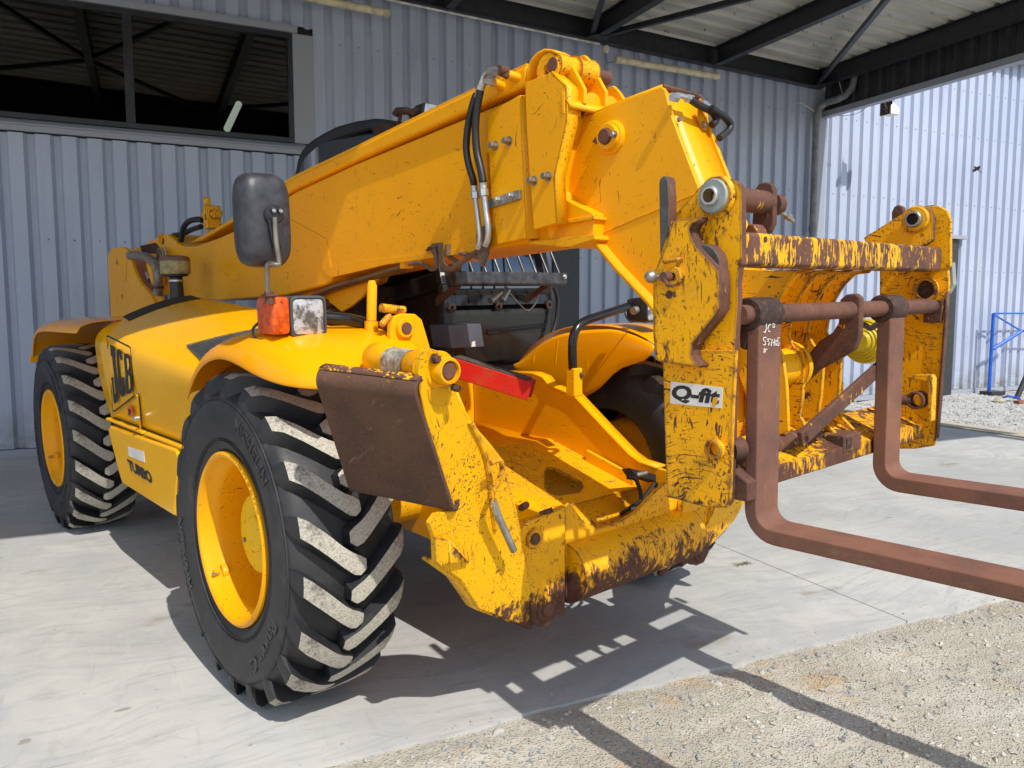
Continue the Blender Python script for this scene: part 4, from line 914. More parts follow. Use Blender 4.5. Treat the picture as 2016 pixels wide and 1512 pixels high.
# rear face trims, black strip, grille
def patch(name, fs_, mat, off, nn=10, mm=3):
    # corners given as (f,s): a,b,c,d laid on the hood surface
    a, b, c, d = [V(q) for q in fs_]; mb = MB(); rows = []
    for i in range(nn+1):
        r = []
        for j in range(mm+1):
            u, v = i/nn, j/mm; q = (a*(1-u)+b*u)*(1-v)+(d*(1-u)+c*u)*v; r.append((rear_sweep(q.x, q.y), q.y, hoodz(q.x, q.y)+off))
        rows.append(r)
    mb.grid(rows); return build(mb, name, mat, parent=hood, smooth=60)
patch('anti_slip_strip', [(-2.26, .30), (-2.26, .83), (-2.06, .80), (-2.08, .28)], M['sticker_black'], .003, 14)
ga, gb, gc, gd = (-1.06, .22), (-.42, .74), (-.28, .70), (-.88, .16)
patch('vent_grille', [(-1.0, .226), (-.852, .60), (-.62, .61), (-.62, .158)], M['sticker_black'], .003, 16, 6)
mb = MB()
A_, B_, C_, D_ = [V(q) for q in ((-1.0, .226), (-.852, .60), (-.62, .61), (-.62, .158))]
for i in range(31):
    u = i/30; p = A_*(1-u)+B_*u; q = D_*(1-u)+C_*u; a = V((p.x, p.y, hoodz(p.x, p.y)+.006)); b = V((q.x, q.y, hoodz(q.x, q.y)+.006)); mb.tube([a, b], .0016 if i % 5 else .0035, 5)
for j in range(13):
    v = j/12; P = []
    for i in range(9): u = i/8; q = (A_*(1-u)+B_*u)*(1-v)+(D_*(1-u)+C_*u)*v; P.append((q.x, q.y, hoodz(q.x, q.y)+.0065))
    mb.tube(P, .0018, 5)
o = build(mb, 'grille_wire', simple('grey_mesh', (.10, .10, .105), .5, .3), parent=hood, smooth=0, kind='stuff')

# lettering on the pod side: custom block letters as flat vinyl
def on_side(u, v, fr):     # fr: quad px corners TL,TR,BR,BL -> point on pod side
    (x0, y0), (x1, y1), (x2, y2), (x3, y3) = fr
    # projective-free bilinear in pixel space, then onto the surface plane
    x = (x0*(1-u)+x1*u)*(1-v)+(x3*(1-u)+x2*u)*v; y = (y0*(1-u)+y1*u)*(1-v)+(y3*(1-u)+y2*u)*v
    p = ps(x, y, .110)
    for _ in range(3): p = ps(x, y, hs(p.x, p.z)-.0045)
    return p
def vinyl(name, polys, mat, parent, th=.0012):
    mb = MB()
    for P in polys: mb.prism(P, SX*th)
    return build(mb, name, mat, parent=parent, smooth=0)
LOGO = ((214, 662), (262, 692), (266, 778), (222, 808))
z4 = lambda pts: [(x/2.88, 450+y/2.88) for x, y in pts]
z3 = lambda pts: [(180+x/3.6, 600+y/3.6) for x, y in pts]
def pxpoly(pts):
    out = []
    for x, y in pts:
        p = ps(x, y, .110)
        for _ in range(3): p = ps(x, y, hs(p.x, p.z)-.0045)
        out.append(p)
    return out
J = z3([(132, 280), (164, 298), (170, 372), (163, 370), (186, 590), (189, 660), (180, 690), (166, 704), (158, 690), (146, 560), (139, 512), (152, 516), (160, 590), (164, 626), (168, 640), (172, 620), (160, 500), (146, 366), (137, 362)])
Cc = z3([(176, 326), (186, 312), (204, 318), (212, 336), (218, 392), (204, 390), (198, 356), (192, 352), (190, 372), (206, 560), (212, 602), (218, 604), (219, 560), (214, 512), (228, 516), (236, 590), (234, 640), (222, 655), (206, 640), (196, 600), (180, 420)])
Bb = z3([(230, 342), (262, 352), (272, 376), (279, 440), (275, 470), (283, 500), (287, 580), (282, 620), (266, 632), (252, 634), (250, 602), (246, 560), (236, 440), (230, 400)])
Bh1 = z3([(250, 380), (260, 384), (266, 440), (262, 462), (257, 462)]); Bh2 = z3([(261, 500), (270, 506), (275, 580), (271, 600), (268, 602)])
vinyl('logo_letter', [pxpoly(J)], M['sticker_black'], hood); vinyl('logo_letter', [pxpoly(Cc)], M['sticker_black'], hood); vinyl('logo_letter', [pxpoly(Bb)], M['sticker_black'], hood)
vinyl('logo_counter', [[p-SX*.0008 for p in pxpoly(Bh1)], [p-SX*.0008 for p in pxpoly(Bh2)]], M['paint'], hood)
frm = z3([(108, 226), (118, 222), (264, 296), (276, 308), (303, 640), (296, 652), (164, 754), (152, 750)])
def outline(pts, w):
    P = pxpoly(pts); mb = MB()
    for i in range(len(P)):
        a, b = P[i], P[(i+1) % len(P)]; d = (b-a).normalized(); q = SX.cross(d).normalized()*w; mb.prism([a-q, a+q, a+q+SX*.001, a-q+SX*.001], (b-a)+d*w)
    return mb
build(outline(frm, .005), 'logo_frame', M['sticker_black'], parent=hood, smooth=0)
vinyl('warning_sticker', [pxpoly(z3([(252, 716), (286, 726), (292, 800), (258, 790)]))], simple('orange_sticker', (.75, .16, .01), .5, 0, .2), hood)
vinyl('warning_symbol', [[p-SX*.001 for p in pxpoly(z3([(262, 738), (276, 744), (278, 760), (270, 784), (264, 776)]))]], M['sticker_black'], hood)
def skp(pts): return [ps(x, y, .1165) for x, y in pts]
vinyl('blank_label', [skp(z3([(258, 1004), (370, 1042), (378, 1118), (262, 1070)]))], M['white'], hood)
vs, fs = text_verts('TURBO', .105, .0006, .0052, 0, .9)
ta, tb, tcn = ps(250.5, 903, .1165), ps(296.5, 930, .1165), ps(254.5, 923.5, .1165)
mxx = max(v.x for v in vs); mxy = max(v.y for v in vs)
du = (tb-ta)/mxx; dv = (ta-tcn)/mxy
mb = MB(); mb.add([tcn+du*v.x+dv*v.y-SX*(v.z+.0004) for v in vs], fs); build(mb, 'turbo_lettering', M['sticker_black'], parent=hood, smooth=0)

# ------------------------------------------------------------------ mudguards
def fender(name, rows, parent=root, mirror=False, label=None, th=.012):
    P = [[V((a, (2*CS-b) if mirror else b, c)) for a, b, c in r] for r in rows]
    mb = MB(); mb.grid(P); o = build(mb, name, M['fender'], parent=parent, solid=th, sub=2)
    if label: o['label'] = label
    return o
# rows along f; across s from outer lip to inner edge
def frow(f, zo, zt, so=.0, si=.56, zin=None):
    zin = zin if zin is not None else zt
    return [(f, so+.004, zo-.012), (f, so, zo), (f, so+.02, zo+(zt-zo)*.55), (f, so+.10, zt-.008), (f, so+.22, zt), (f, so+.40, zt+(zin-zt)*.5), (f, si, zin)]
FR = [frow(-.45, 1.14, 1.18, .03), frow(-.40, 1.17, 1.25, .02), frow(-.30, 1.24, 1.325, .01), frow(-.16, 1.31, 1.385), frow(.0, 1.345, 1.425), frow(.16, 1.335, 1.435), frow(.30, 1.305, 1.43, .0), frow(.42, 1.275, 1.400, .025), frow(.52, 1.262, 1.355, .06), frow(.59, 1.258, 1.305, .11), frow(.62, 1.255, 1.270, .14)]
fender('front_mudguard', FR)
FR2 = [frow(-.98+.3, 1.02, 1.06, .0, .50), frow(-.62, 1.08, 1.15, .0, .50), frow(-.50, 1.16, 1.25, 0, .5), frow(-.34, 1.24, 1.34, 0, .5), frow(-.16, 1.28, 1.375, 0, .5), frow(.02, 1.29, 1.385, 0, .5), frow(.20, 1.28, 1.375, 0, .5), frow(.36, 1.24, 1.33, 0, .5), frow(.48, 1.20, 1.26, 0, .5), frow(.56, 1.13, 1.17, .02, .5)]
o = fender('front_mudguard', FR2, mirror=True)
# inner skirt of the far mudguard, facing the machine centre
def farskirt():
    mb = MB(); top = [(-.64, 1.13), (-.59, 1.15), (-.47, 1.24), (-.32, 1.315), (-.2, 1.345), (-.04, 1.365), (.11, 1.37), (.18, 1.37), (.32, 1.335), (.45, 1.285)]
    bot = [(-.62, 1.10), (-.55, 1.08), (-.41, 1.06), (-.24, .99), (-.15, .965), (-.06, .97), (.03, 1.01), (.12, 1.07), (.20, 1.165), (.42, 1.205)]
    mb.grid([[(a, 2.035, b), (a-.0, 2.015, (b+d)/2+.03), (c, 2.02, d)] for (a, b), (c, d) in zip(top, bot)])
    o = build(mb, 'mudguard_skirt', M['fender'], parent=root, solid=.01, sub=1); return o
farskirt()
for f, w, zb_ in ((-.46, .012, 1.08), (-.27, .012, 1.02), (-.02, .012, 1.04)):
    mb = MB(); mb.tube([(f, 2.028, zb_), (f+.01, 2.024, 1.18), (f+.02, 2.034, 1.29 if f > -.4 else 1.22)], w, 8); build(mb, 'skirt_rib', M['fender'], parent=root)
RR = [frow(-3.78, 1.16, 1.20, .03, .55), frow(-3.72, 1.22, 1.28, .02, .55), frow(-3.58, 1.32, 1.375, .01, .55), frow(-3.40, 1.37, 1.43, 0, .55), frow(-3.15, 1.385, 1.455, 0, .55), frow(-2.85, 1.385, 1.46, 0, .55), frow(-2.5, 1.385, 1.455, .01, .55), frow(-2.26, 1.385, 1.45, .02, .55)]
fender('rear_mudguard', RR); fender('rear_mudguard', RR, mirror=True)
p = ps(66, 708, .04); mb = MB(); mb.box((p.x-.03, .02, p.z-.02), (p.x+.0, .12, p.z+.03)); build(mb, 'rear_bracket', M['fender'], parent=root, bevel=.004)
# ================================================================== BOOM
boom = empty('boom', (0, 0, 0)); boom.parent = root
BN, BF = 1.08, 1.46
bpx = [(232, 505), (250, 492), (272, 486), (300, 472), (320, 461), (330, 461), (340, 470), (352, 481), (368, 485), (388, 483), (430, 468), (470, 450), (583, 376), (700, 322), (960, 214), (1040, 180), (1044, 477), (1030, 481), (930, 496), (760, 520), (655, 544), (650, 556), (640, 562), (560, 582), (430, 592), (300, 578)]
side('outer_section', bpx, BN, BF-BN, M['boom'], boom, .014, segs=3)
# wrapped front doubler with a weld line
dbl = [(556, 436), (600, 462), (629, 470), (632, 520), (640, 541), (655, 545), (760, 519), (930, 495), (965, 490), (965, 250), (700, 340), (640, 365), (590, 395)]
side('doubler_plate', [(553, 430), (627, 469), (631, 515), (639, 541), (655, 546), (760, 521), (930, 497), (966, 491), (966, 482), (700, 515), (652, 527), (642, 470), (560, 425)], BN-.004, .004, M['boom'], boom, .002)
# rounded top rail
rail = [(372, 478), (388, 468), (430, 445), (583, 347), (700, 291), (850, 217), (985, 152), (1036, 128), (1036, 168), (985, 190), (850, 250), (700, 316), (583, 371), (470, 430), (395, 474)]
side('top_rail', rail, BN-.022, BF-BN+.044, M['boom'], boom, .022, segs=4)
side('rail_cap', [(583, 343), (700, 287), (850, 213), (985, 148), (1036, 124), (1036, 132), (985, 156), (850, 222), (700, 296), (583, 352), (470, 417), (470, 409)], BN-.012, BF-BN+.024, M['boom'], boom, .003)
# lift ram and its bracket under the boom
prof_ = [(560, 577), (640, 560), (660, 553), (745, 548), (728, 562), (712, 585), (690, 604), (672, 614), (655, 600), (640, 592)]
side('ram_bracket', prof_, 1.17, .02, M['boom'], boom, .004); side('ram_bracket', prof_, 1.35, .02, M['boom'], boom, .004)
p = ps(668, 598, 1.25); rod('ram_pin', (p.x, 1.13, p.z), (p.x, 1.41, p.z), .03, M['rust'], boom)
a = V((p.x, CS, p.z)); b = V((-2.9, CS, .85)); d = (b-a).normalized(); rod('lift_ram', a+d*.35, b, .075, M['dirtsteel'], boom); rod('ram_rod', a, a+d*.4, .04, M['bolt'], boom)
# long feed pipes under the boom
for k_, (dy, s_) in enumerate(((0, 1.10), (7, 1.14), (13, 1.19))):
    pipe('feed_pipe', [ps(612, 584+dy, s_), ps(650, 566+dy, s_), ps(720, 546+dy*.8, s_), ps(800, 521+dy*.6, s_)], .011, M['pipe'], boom, 8)
mb = MB(); p = ps(796, 517, 1.10); mb.box((p.x-.02, 1.085, p.z-.03), (p.x+.02, 1.14, p.z+.03)); build(mb, 'pipe_clamp', M['boom'], parent=boom, bevel=.003)
s_ = 1.06
pipe('bent_pipe', [ps(x, y, s_) for x, y in ((806, 520), (826, 517), (842, 526), (853, 530), (860, 520), (857, 500), (856, 490))], .011, M['pipe'], boom)
pipe('bent_pipe', [ps(x, y, s_) for x, y in ((868, 490), (869, 508), (872, 520), (884, 529), (898, 524), (918, 510), (938, 496), (944, 482))], .012, M['pipe'], boom)
pipe('bent_pipe', [ps(x, y, s_+.03) for x, y in ((876, 492), (888, 508), (905, 518), (902, 528), (888, 532), (876, 530))], .010, M['pipe'], boom)
pipe('bent_pipe', [ps(x, y, s_) for x, y in ((905, 498), (925, 502), (940, 506), (952, 506))], .009, M['pipe'], boom)
mb = MB()
for x, y in ((857, 488), (868, 487), (884, 490)): p = ps(x, y, s_+.02); mb.tube([p+ZX*.02, p-ZX*.03], .018, 6)
build(mb, 'pipe_union', M['pipe'], parent=boom)
mb = MB(); p = ps(866, 489, 1.12); mb.lathe([(0, 0), (.07, 0), (.055, .018), (0, .018)], p-ZX*.01, ZX, 20); build(mb, 'pipe_gland', M['rustdark'], parent=boom)
side('guard_point', [(938, 450), (962, 440), (960, 500), (950, 527), (944, 524), (936, 490)], 1.045, .012, M['pipe'], boom, .003)
# collar plate of the outer section
side('collar_plate', [(958, 226), (1021, 187), (1024, 190), (1030, 330), (1035, 469), (979, 481), (966, 380)], 1.035, .045, M['boom'], boom, .004)
side('collar_pad', [(913, 348), (958, 300), (962, 440), (930, 395)], 1.062, .018, M['boom'], boom, .003)
mb = MB(); mb.grid([[ps(x, y, 1.035)+FX*.004, ps(x, y, 1.035)+FX*.004+SX*.40] for x, y in ((1022, 188), (1030, 330), (1036, 469))]); build(mb, 'collar_face', M['boom'], parent=boom, solid=.012)
mb = MB(); mb.prism([ps(x, y, 1.020) for x, y in ((950, 396), (1022.5, 373), (1023, 392), (950, 414))], SX*.013); br = build(mb, 'clamp_bracket', M['bolt'], parent=boom, bevel=.002)
for x, y in ((975.7, 287), (1002.4, 278)): bolt(ps(x, y, 1.034), -SX, .014, boom, M['bolt'], .030)
for x, y in ((981, 393), (1007, 385)): bolt(ps(x, y, 1.019), -SX, .011, br, M['zinc'], .018)
# hydraulic hoses looping over the side
H1 = [(938, 186), (931, 205), (922, 245), (918, 290), (923, 325), (931, 352), (934, 368)]
H2 = [(946, 178), (939, 215), (936, 255), (939, 300), (947, 335), (951, 358)]
pipe('hose', [ps(x, y, .985 if i not in (0, len(H1)-1) else 1.0) for i, (x, y) in enumerate(H1)], .015, M['hose'], boom, 12)
pipe('hose', [ps(x, y, .985) for x, y in H2], .016, M['hose'], boom, 12)
def ferr(a, b, r, s_=.995): mb = MB(); A, B_ = ps(*a, s_), ps(*b, s_); mb.tube([A, A+(B_-A)*.55], r, 14); mb.tube([A+(B_-A)*.58, B_], r*1.22, 6); build(mb, 'hose_fitting', M['zinc'], parent=boom, smooth=25)
ferr((933, 362), (936, 391), .015); ferr((950, 354), (953, 386), .016); ferr((940, 192), (946, 168), .015); ferr((945, 182), (950, 160), .0165)
pipe('steel_pipe', [ps(x, y, .995) for x, y in ((936, 390), (940, 420), (944, 455), (944, 475), (940, 490))], .011, M['zinc'], boom, 12)
pipe('steel_pipe', [ps(x, y, .995) for x, y in ((953, 385), (957, 420), (961, 450), (960, 470), (955, 484))], .013, M['zinc'], boom, 12)
pipe('elbow_pipe', [ps(x, y, .99) for x, y in ((949, 165), (953, 148), (964, 139), (978, 140))], .0125, M['zinc'], boom, 12)
pipe('elbow_pipe', [ps(x, y, .995) for x, y in ((946, 172), (950, 163), (960, 160))], .0115, M['zinc'], boom, 12)
ferr((962, 140), (984, 141), .015, .99); ferr((956, 161), (972, 161), .014, .99)
mb = MB(); p = ps(990, 139, 1.0); mb.lathe([(0, -.02), (.018, -.02), (.018, .02), (0, .02)], p, SX, 12); mb.tube([ps(988, 143, 1.0), ps(1000, 150, 1.02)], .015, 8); build(mb, 'valve', M['rust'], parent=boom)
rod('stub_pipe', ps(1000, 147, 1.02), ps(1030, 156, 1.08), .018, M['boom'], boom); rod('stub_pipe', ps(970, 162, 1.01), ps(995, 172, 1.07), .017, M['boom'], boom)

# hoses and manifold behind the boom top
mb = MB(); p = ps(410, 432, 1.12); mb.box((p.x-.05, 1.10, p.z-.07), (p.x+.05, 1.20, p.z+.10)); mb.tube([p+V((-.12, .02, .04)), p+V((.14, .03, .03))], .03, 10); mb.tube([p+V((0, .0, .0)), p+V((.0, .0, .16))], .025, 10); mb.tube([p+V((.0, .0, -.1)), p+V((.12, .0, -.12))], .02, 8); build(mb, 'manifold', M['worn2'], parent=boom, bevel=.004)
pipe('hose', [ps(x, y, 1.12) for x, y in ((355, 480), (358, 465), (362, 447), (372, 436), (388, 432), (400, 434))], .022, M['hose'], boom, 10)
pipe('hose', [ps(x, y, 1.14) for x, y in ((342, 463), (360, 460), (378, 452), (396, 446))], .020, M['hose'], boom, 10)
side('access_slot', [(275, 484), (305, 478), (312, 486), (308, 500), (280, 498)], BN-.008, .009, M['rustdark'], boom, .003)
mb = MB()
for x, y in ((318, 470),): p = ps(x, y, BN); mb.lathe([(.030, -.0), (.045, -.0), (.045, -.012), (.030, -.012)], p, SX, 20, closed=True)
build(mb, 'pin_boss', M['boom'], parent=boom); p = ps(321, 474, BN); rod('boom_pin', p-SX*.004, p+SX*.01, .028, M['rustdark'], boom)
mb = MB(); P = [ps(x, y, 1.05) for x, y in ((303, 515), (310, 488), (313, 490), (309, 516))]; mb.prism(P, SX*.01)
for x0_ in (0, 7, 14): mb.tube([ps(306+x0_, 517, 1.04), ps(311+x0_, 488, 1.04)], .008, 6); mb.tube([ps(311+x0_, 488, 1.04), ps(322+x0_*.5, 514, 1.04)], .008, 6)
build(mb, 'lock_spring', M['bolt'], parent=boom)

# middle section: collar, housing, chain tabs
mid = empty('boom_middle_section', (0, 0, 0)); mid.parent = root
side('section_box', [(1030, 186), (1113, 178), (1127, 212), (1125, 240), (1102, 345), (1100, 385), (1169, 420), (1169, 470), (1115, 487), (1036, 480)], 1.10, .34, M['boom'], mid, .006)
side('section_flange', [(1040, 474), (1169, 462), (1170, 472), (1118, 488), (1040, 481)], 1.075, .39, M['worn'], mid, .003)
side('section_flange', [(1096, 436), (1168, 425), (1169, 432), (1096, 444)], 1.085, .37, M['worn'], mid, .003)
mid_pl = [(1033, 162), (1084, 143), (1113, 170), (1114.5, 241), (1090, 348), (1095, 440), (1050.5, 452), (1042, 345), (1036, 250)]
side('collar_plate', mid_pl, 1.028, .04, M['boom'], mid, .004)
mb = MB(); mb.grid([[ps(x, y, 1.028)+FX*.004, ps(x, y, 1.028)+FX*.004+SX*.052] for x, y in ((1084, 143), (1113, 170), (1114.5, 241), (1090, 348), (1095, 440))]); build(mb, 'collar_flange', M['worn'], parent=mid, solid=.012, smooth=20)
mb = MB(); mb.grid([[ps(x, y, 1.028)+FX*.006, ps(x, y, 1.028)+FX*.006+SX*.40] for x, y in ((1110, 196), (1118, 205), (1120, 212))]); build(mb, 'top_lip', M['worn'], parent=mid, solid=.012, smooth=20)
mb = MB(); mb.tube([ps(1130, 217, 1.10), ps(1160, 219, 1.22)], .022, 10); build(mb, 'wear_pad', M['rust'], parent=mid)
for x, y in ((1051.5, 356), (1079.6, 347.6)): bolt(ps(x, y, 1.027), -SX, .014, mid, M['bolt'], .030)
# chain sheave brackets
Apx = [(1086, 140), (1092, 110), (1101, 103), (1108, 102), (1117, 111), (1132, 140), (1150, 174), (1150, 204), (1124, 203), (1105, 175)]
side('sheave_bracket', Apx, 1.10, .018, M['boom'], mid, .004); 
Bpx = [(x+42, y+6) for x, y in Apx]; side('sheave_bracket', Bpx, 1.24, .018, M['boom'], mid, .004)
side('sheave_bracket', [(1188, 186), (1197, 172), (1206, 168), (1216, 178), (1228, 196), (1225, 202), (1195, 205)], 1.40, .02, M['boom'], mid, .004)
for x, y, s_ in ((1122, 190, 1.07), (1163, 202, 1.20), (1198, 208, 1.32)):
    p = ps(x, y, s_); mb = MB(); out = []
    for q in range(9): a = math.pi*q/8; out.append((p.x, p.y-.045*math.cos(a), p.z+.035*math.sin(a)))
    mb.prism([(p.x, p.y-.045, p.z-.07)]+out+[(p.x, p.y+.045, p.z-.07)], FX*.014); build(mb, 'chain_tab', M['boom'], parent=mid, bevel=.003)
pc = ps(1091, 128, 1.05); ringtube('sheave_boss', pc, SX, .027, .042, .10, M['worn2'], mid); rod('sheave_pin', pc-SX*.012, pc+SX*.30, .0265, M['rust'], mid, 24, .003)
for k_ in range(3): mb = MB(); mb.lathe([(.02, -.008), (.058-.006*k_, -.008), (.058-.006*k_, .008), (.02, .008)], pc+V((-.03-.018*k_, .0+.012*k_, -.01-.02*k_)), SX, 24, closed=True); build(mb, 'sheave', M['boom'], parent=mid)
mb = MB(); mb.lathe([(.02, -.05), (.052, -.05), (.040, 0), (.052, .05), (.02, .05)], V((pc.x, 1.20, pc.z)), SX, 24, closed=True); build(mb, 'sheave', M['worn2'], parent=mid)
st_ = [ps(x, y, 1.04) for x, y in ((1034, 162), (1038, 138), (1046, 118), (1058, 105), (1072, 98), (1086, 99), (1096, 104))]
mb = MB(); mb.grid([[p-SX*.0, p+SX*.07] for p in st_]); build(mb, 'guard_strap', M['boom'], parent=mid, solid=.008, smooth=60)

# ------------------------------------------------------------------ boom head (goose neck)
hd = empty('boom_head', (0, 0, 0)); hd.parent = root
HN, HF_ = 1.155, 1.385
hpx = [(1122, 243), (1234, 196), (1303, 170), (1309, 178), (1324, 235), (1350, 304), (1378, 377), (1400, 440), (1430, 520), (1456, 590), (1470, 640), (1440, 700), (1380, 700), (1330, 650), (1290, 596), (1225, 528), (1180, 473), (1155, 437), (1130, 400), (1104, 376), (1108, 340), (1122, 290)]
side('cheek_plate', hpx, HN, .018, M['boom'], hd, .004)
side('cheek_plate', [(x, y) for x, y in hpx], HN, .018, M['boom'], hd, .004).location = (0, HF_-HN-.018, 0)
fpts = [ps(x, y, HN) for x, y in ((1305, 174), (1324, 235), (1350, 304), (1378, 377), (1400, 440), (1430, 520), (1452, 585))]
mb = MB(); mb.grid([[V((p.x-.016, HN+.019, p.z)), V((p.x-.016, HF_-.019, p.z))] for p in fpts]); build(mb, 'face_plate', M['boom'], parent=hd, solid=.010, smooth=20)
tp = [ps(x, y, HN) for x, y in ((1122, 243), (1234, 196), (1303, 170))]
mb = MB(); mb.grid([[V((p.x, HN+.002, p.z+.002)), V((p.x, HF_-.002, p.z+.002))] for p in tp]); build(mb, 'top_plate', M['boom'], parent=hd, solid=.010, smooth=20)
a, b = ps(1301, 170, HN), ps(1308, 178, HN)
mb = MB(); mb.tube([V((a.x, HN+.004, a.z)), V((a.x, HF_-.03, a.z)), V((a.x+.004, HF_-.008, a.z-.008)), V((b.x+.02, HF_, a.z-.05))], .011, 8); build(mb, 'front_rim', M['rust'], parent=hd)
bot = [ps(x, y, HN) for x, y in ((1104, 374), (1116, 378), (1132, 398), (1155, 435), (1180, 471), (1225, 526), (1290, 594), (1330, 648))]
mb = MB(); mb.grid([[V((p.x, HN-.045, p.z)), V((p.x, HF_+.045, p.z))] for p in bot]); build(mb, 'lower_flange', M['boom'], parent=hd, solid=.016, smooth=60)
mb = MB(); a, b = ps(1160, 470, HN), ps(1377, 378, HN); mb.tube([a, b], .0045, 6); build(mb, 'weld_seam', M['boom'], parent=hd)
p = ps(1205, 271, HN); q = ps(1197, 267, HN-.02)
ringtube('pin_boss', p, -SX, .029, .048, .035, M['boom'], hd, 36); mb = MB(); mb.lathe([(.047, -.014), (.052, -.014), (.060, -.008), (.062, .0)], p, SX, 36); build(mb, 'boss_collar', M['boom'], parent=hd)
rod('pivot_pin', p-SX*.050, p, .0275, M['rust'], hd, 28, .004); bolt(p-SX*.034+V((.043, 0, .0)), -SX, .010, hd, M['bolt'], .016)
c = ps(1174, 278, HN); mb = MB(); mb.prism([c+V((-.012, -.01, 0)), c+V((.008, -.01, .014)), c+V((.008, -.01, -.012))], SX*.012); build(mb, 'grease_nipple', M['rust'], parent=hd)
# fittings and hoses at the top of the head
def hf(x, y, o=.02): p = ps(x, y, 1.27); return p+FX*o
pipe('hose', [pf(x, y, 1.235) for x, y in ((1360, 196), (1374, 206), (1390, 214), (1404, 222), (1410, 236), (1402, 246))], .013, M['hose'], hd, 12)
pipe('hose', [pf(x, y, 1.25) for x, y in ((1400, 213), (1414, 222), (1428, 232), (1438, 245), (1434, 258), (1416, 272))], .013, M['hose'], hd, 12)
for L_, m_ in ((((1322, 193), (1332, 188), (1345, 190), (1358, 197)), M['zinc']), (((1382, 205), (1392, 207), (1402, 213)), M['zinc'])):
    pipe('steel_pipe', [pf(x, y, 1.225) for x, y in L_], .010, m_, hd, 10)
for x, y in ((1328, 192), (1357, 195), (1384, 206), (1411, 222)):
    p = pf(x, y, 1.228); mb = MB(); mb.tube([p-SX*.014, p+SX*.014], .016, 6); build(mb, 'hose_nut', M['zinc'], parent=hd, smooth=20)
fr_ = [pf(x, y, 1.20) for x, y in ((1373, 205), (1380, 222), (1386, 236), (1390, 258), (1380, 258), (1372, 236))]
mb = MB(); mb.prism(fr_, FX*.008); build(mb, 'tab_plate', M['worn'], parent=hd, bevel=.002); bolt(pf(1384, 246, 1.212), FX, .009, hd, M['bolt'])
bolt(ps(1325, 233, HN)+V((.0, .03, 0)), FX, .007, hd, M['bolt'])

# ================================================================== FORK CARRIAGE
car = empty('fork_carriage', (0, 0, 0)); car.parent = root
CN, CF = .640, 1.90
YW = M['worn2']; YL = yellow('lower_plate_paint', (.92, .44, .001), 1.0, .5, True, .3, 1.13, .014); RE = M['rusty_yel2']
def cside(name, px, s, th, mat, parent, bevel=.004):
    mb = MB(); mb.prism([ps(x, y, s) for x, y in px], SX*th, 0, 1); return build(mb, name, [mat, M['rust']], parent=parent, bevel=bevel)
# near side plate with hooked top lobe
np_ = [(1306, 560), (1312, 470), (1330, 420), (1362, 385), (1376, 368), (1392, 354), (1414, 348), (1440, 352), (1456, 362), (1460, 376), (1461, 520), (1456, 527), (1452, 560), (1453, 590), (1446, 690), (1444, 800), (1438, 985), (1430, 999), (1395, 996), (1312, 979), (1306, 719), (1304, 640)]
cside('side_plate', np_, CN, .022, YL, car, .003)
# Q-fit face plate and pressed cover standing proud of it
side('label_plate', [(1304, 700), (1312, 978), (1392, 1000), (1430, 1000), (1437, 985), (1443, 800), (1449, 690), (1300, 690)], CN-.014, .013, YL, car, .003)
cov = [(1323, 437), (1340, 430), (1352, 430), (1375, 428), (1376, 434), (1362, 440), (1356, 452), (1360, 468), (1370, 487), (1392, 511), (1414, 534), (1416, 560), (1415, 608), (1403, 626), (1385, 648), (1361, 678), (1359, 700), (1366, 712), (1378, 720), (1374, 722), (1340, 718), (1297, 712), (1290, 700), (1288, 660), (1286, 560), (1290, 530), (1300, 512), (1312, 480)]
cside('cover_plate', cov, CN-.062, .010, YW, car, .002)
edge = [ps(x, y, CN-.052) for x, y in ((1375, 429), (1362, 440), (1356, 452), (1360, 468), (1370, 487), (1392, 511), (1414, 534), (1416, 560), (1415, 608), (1403, 626), (1385, 648), (1361, 678), (1359, 700), (1366, 712), (1378, 721))]
mb = MB(); mb.grid([[p+SX*.001, p+SX*.042] for p in edge]); build(mb, 'cover_rim', M['rusty_yel2'], parent=car, solid=.008, smooth=30)
edge = [ps(x, y, CN-.052) for x, y in ((1323, 437), (1300, 512), (1288, 545), (1288, 660), (1292, 706), (1340, 718), (1374, 722))]
mb = MB(); mb.grid([[p+SX*.001, p+SX*.042] for p in edge]); build(mb, 'cover_rim', YW, parent=car, solid=.008, smooth=30)
# dark upright tongue and the thick dark hook plate
mb = MB(); mb.prism([ps(x, y, CN-.050) for x, y in ((1299, 500), (1297, 362), (1299, 352), (1305, 346), (1311, 347), (1315, 355), (1317, 400), (1317, 440), (1304, 505))], SX*.034, 0, 1); build(mb, 'lock_tongue', [M['cover'], M['rust']], parent=car, bevel=.003)
hk = [(1380, 500), (1378, 484), (1384, 480), (1396, 480), (1410, 488), (1425, 500), (1434, 512), (1437, 530), (1437, 600), (1428, 614), (1414, 618), (1400, 610), (1398, 540)]
hk = [(1380, 500), (1378, 484), (1384, 480), (1394, 481), (1404, 488), (1413, 500), (1418, 514), (1419, 600), (1412, 612), (1400, 612), (1396, 560)]
mb = MB(); mb.prism([ps(x, y, CN-.034) for x, y in hk], SX*.060, 0, 1); build(mb, 'hook_plate', [M['cover'], M['rust']], parent=car, bevel=.005)
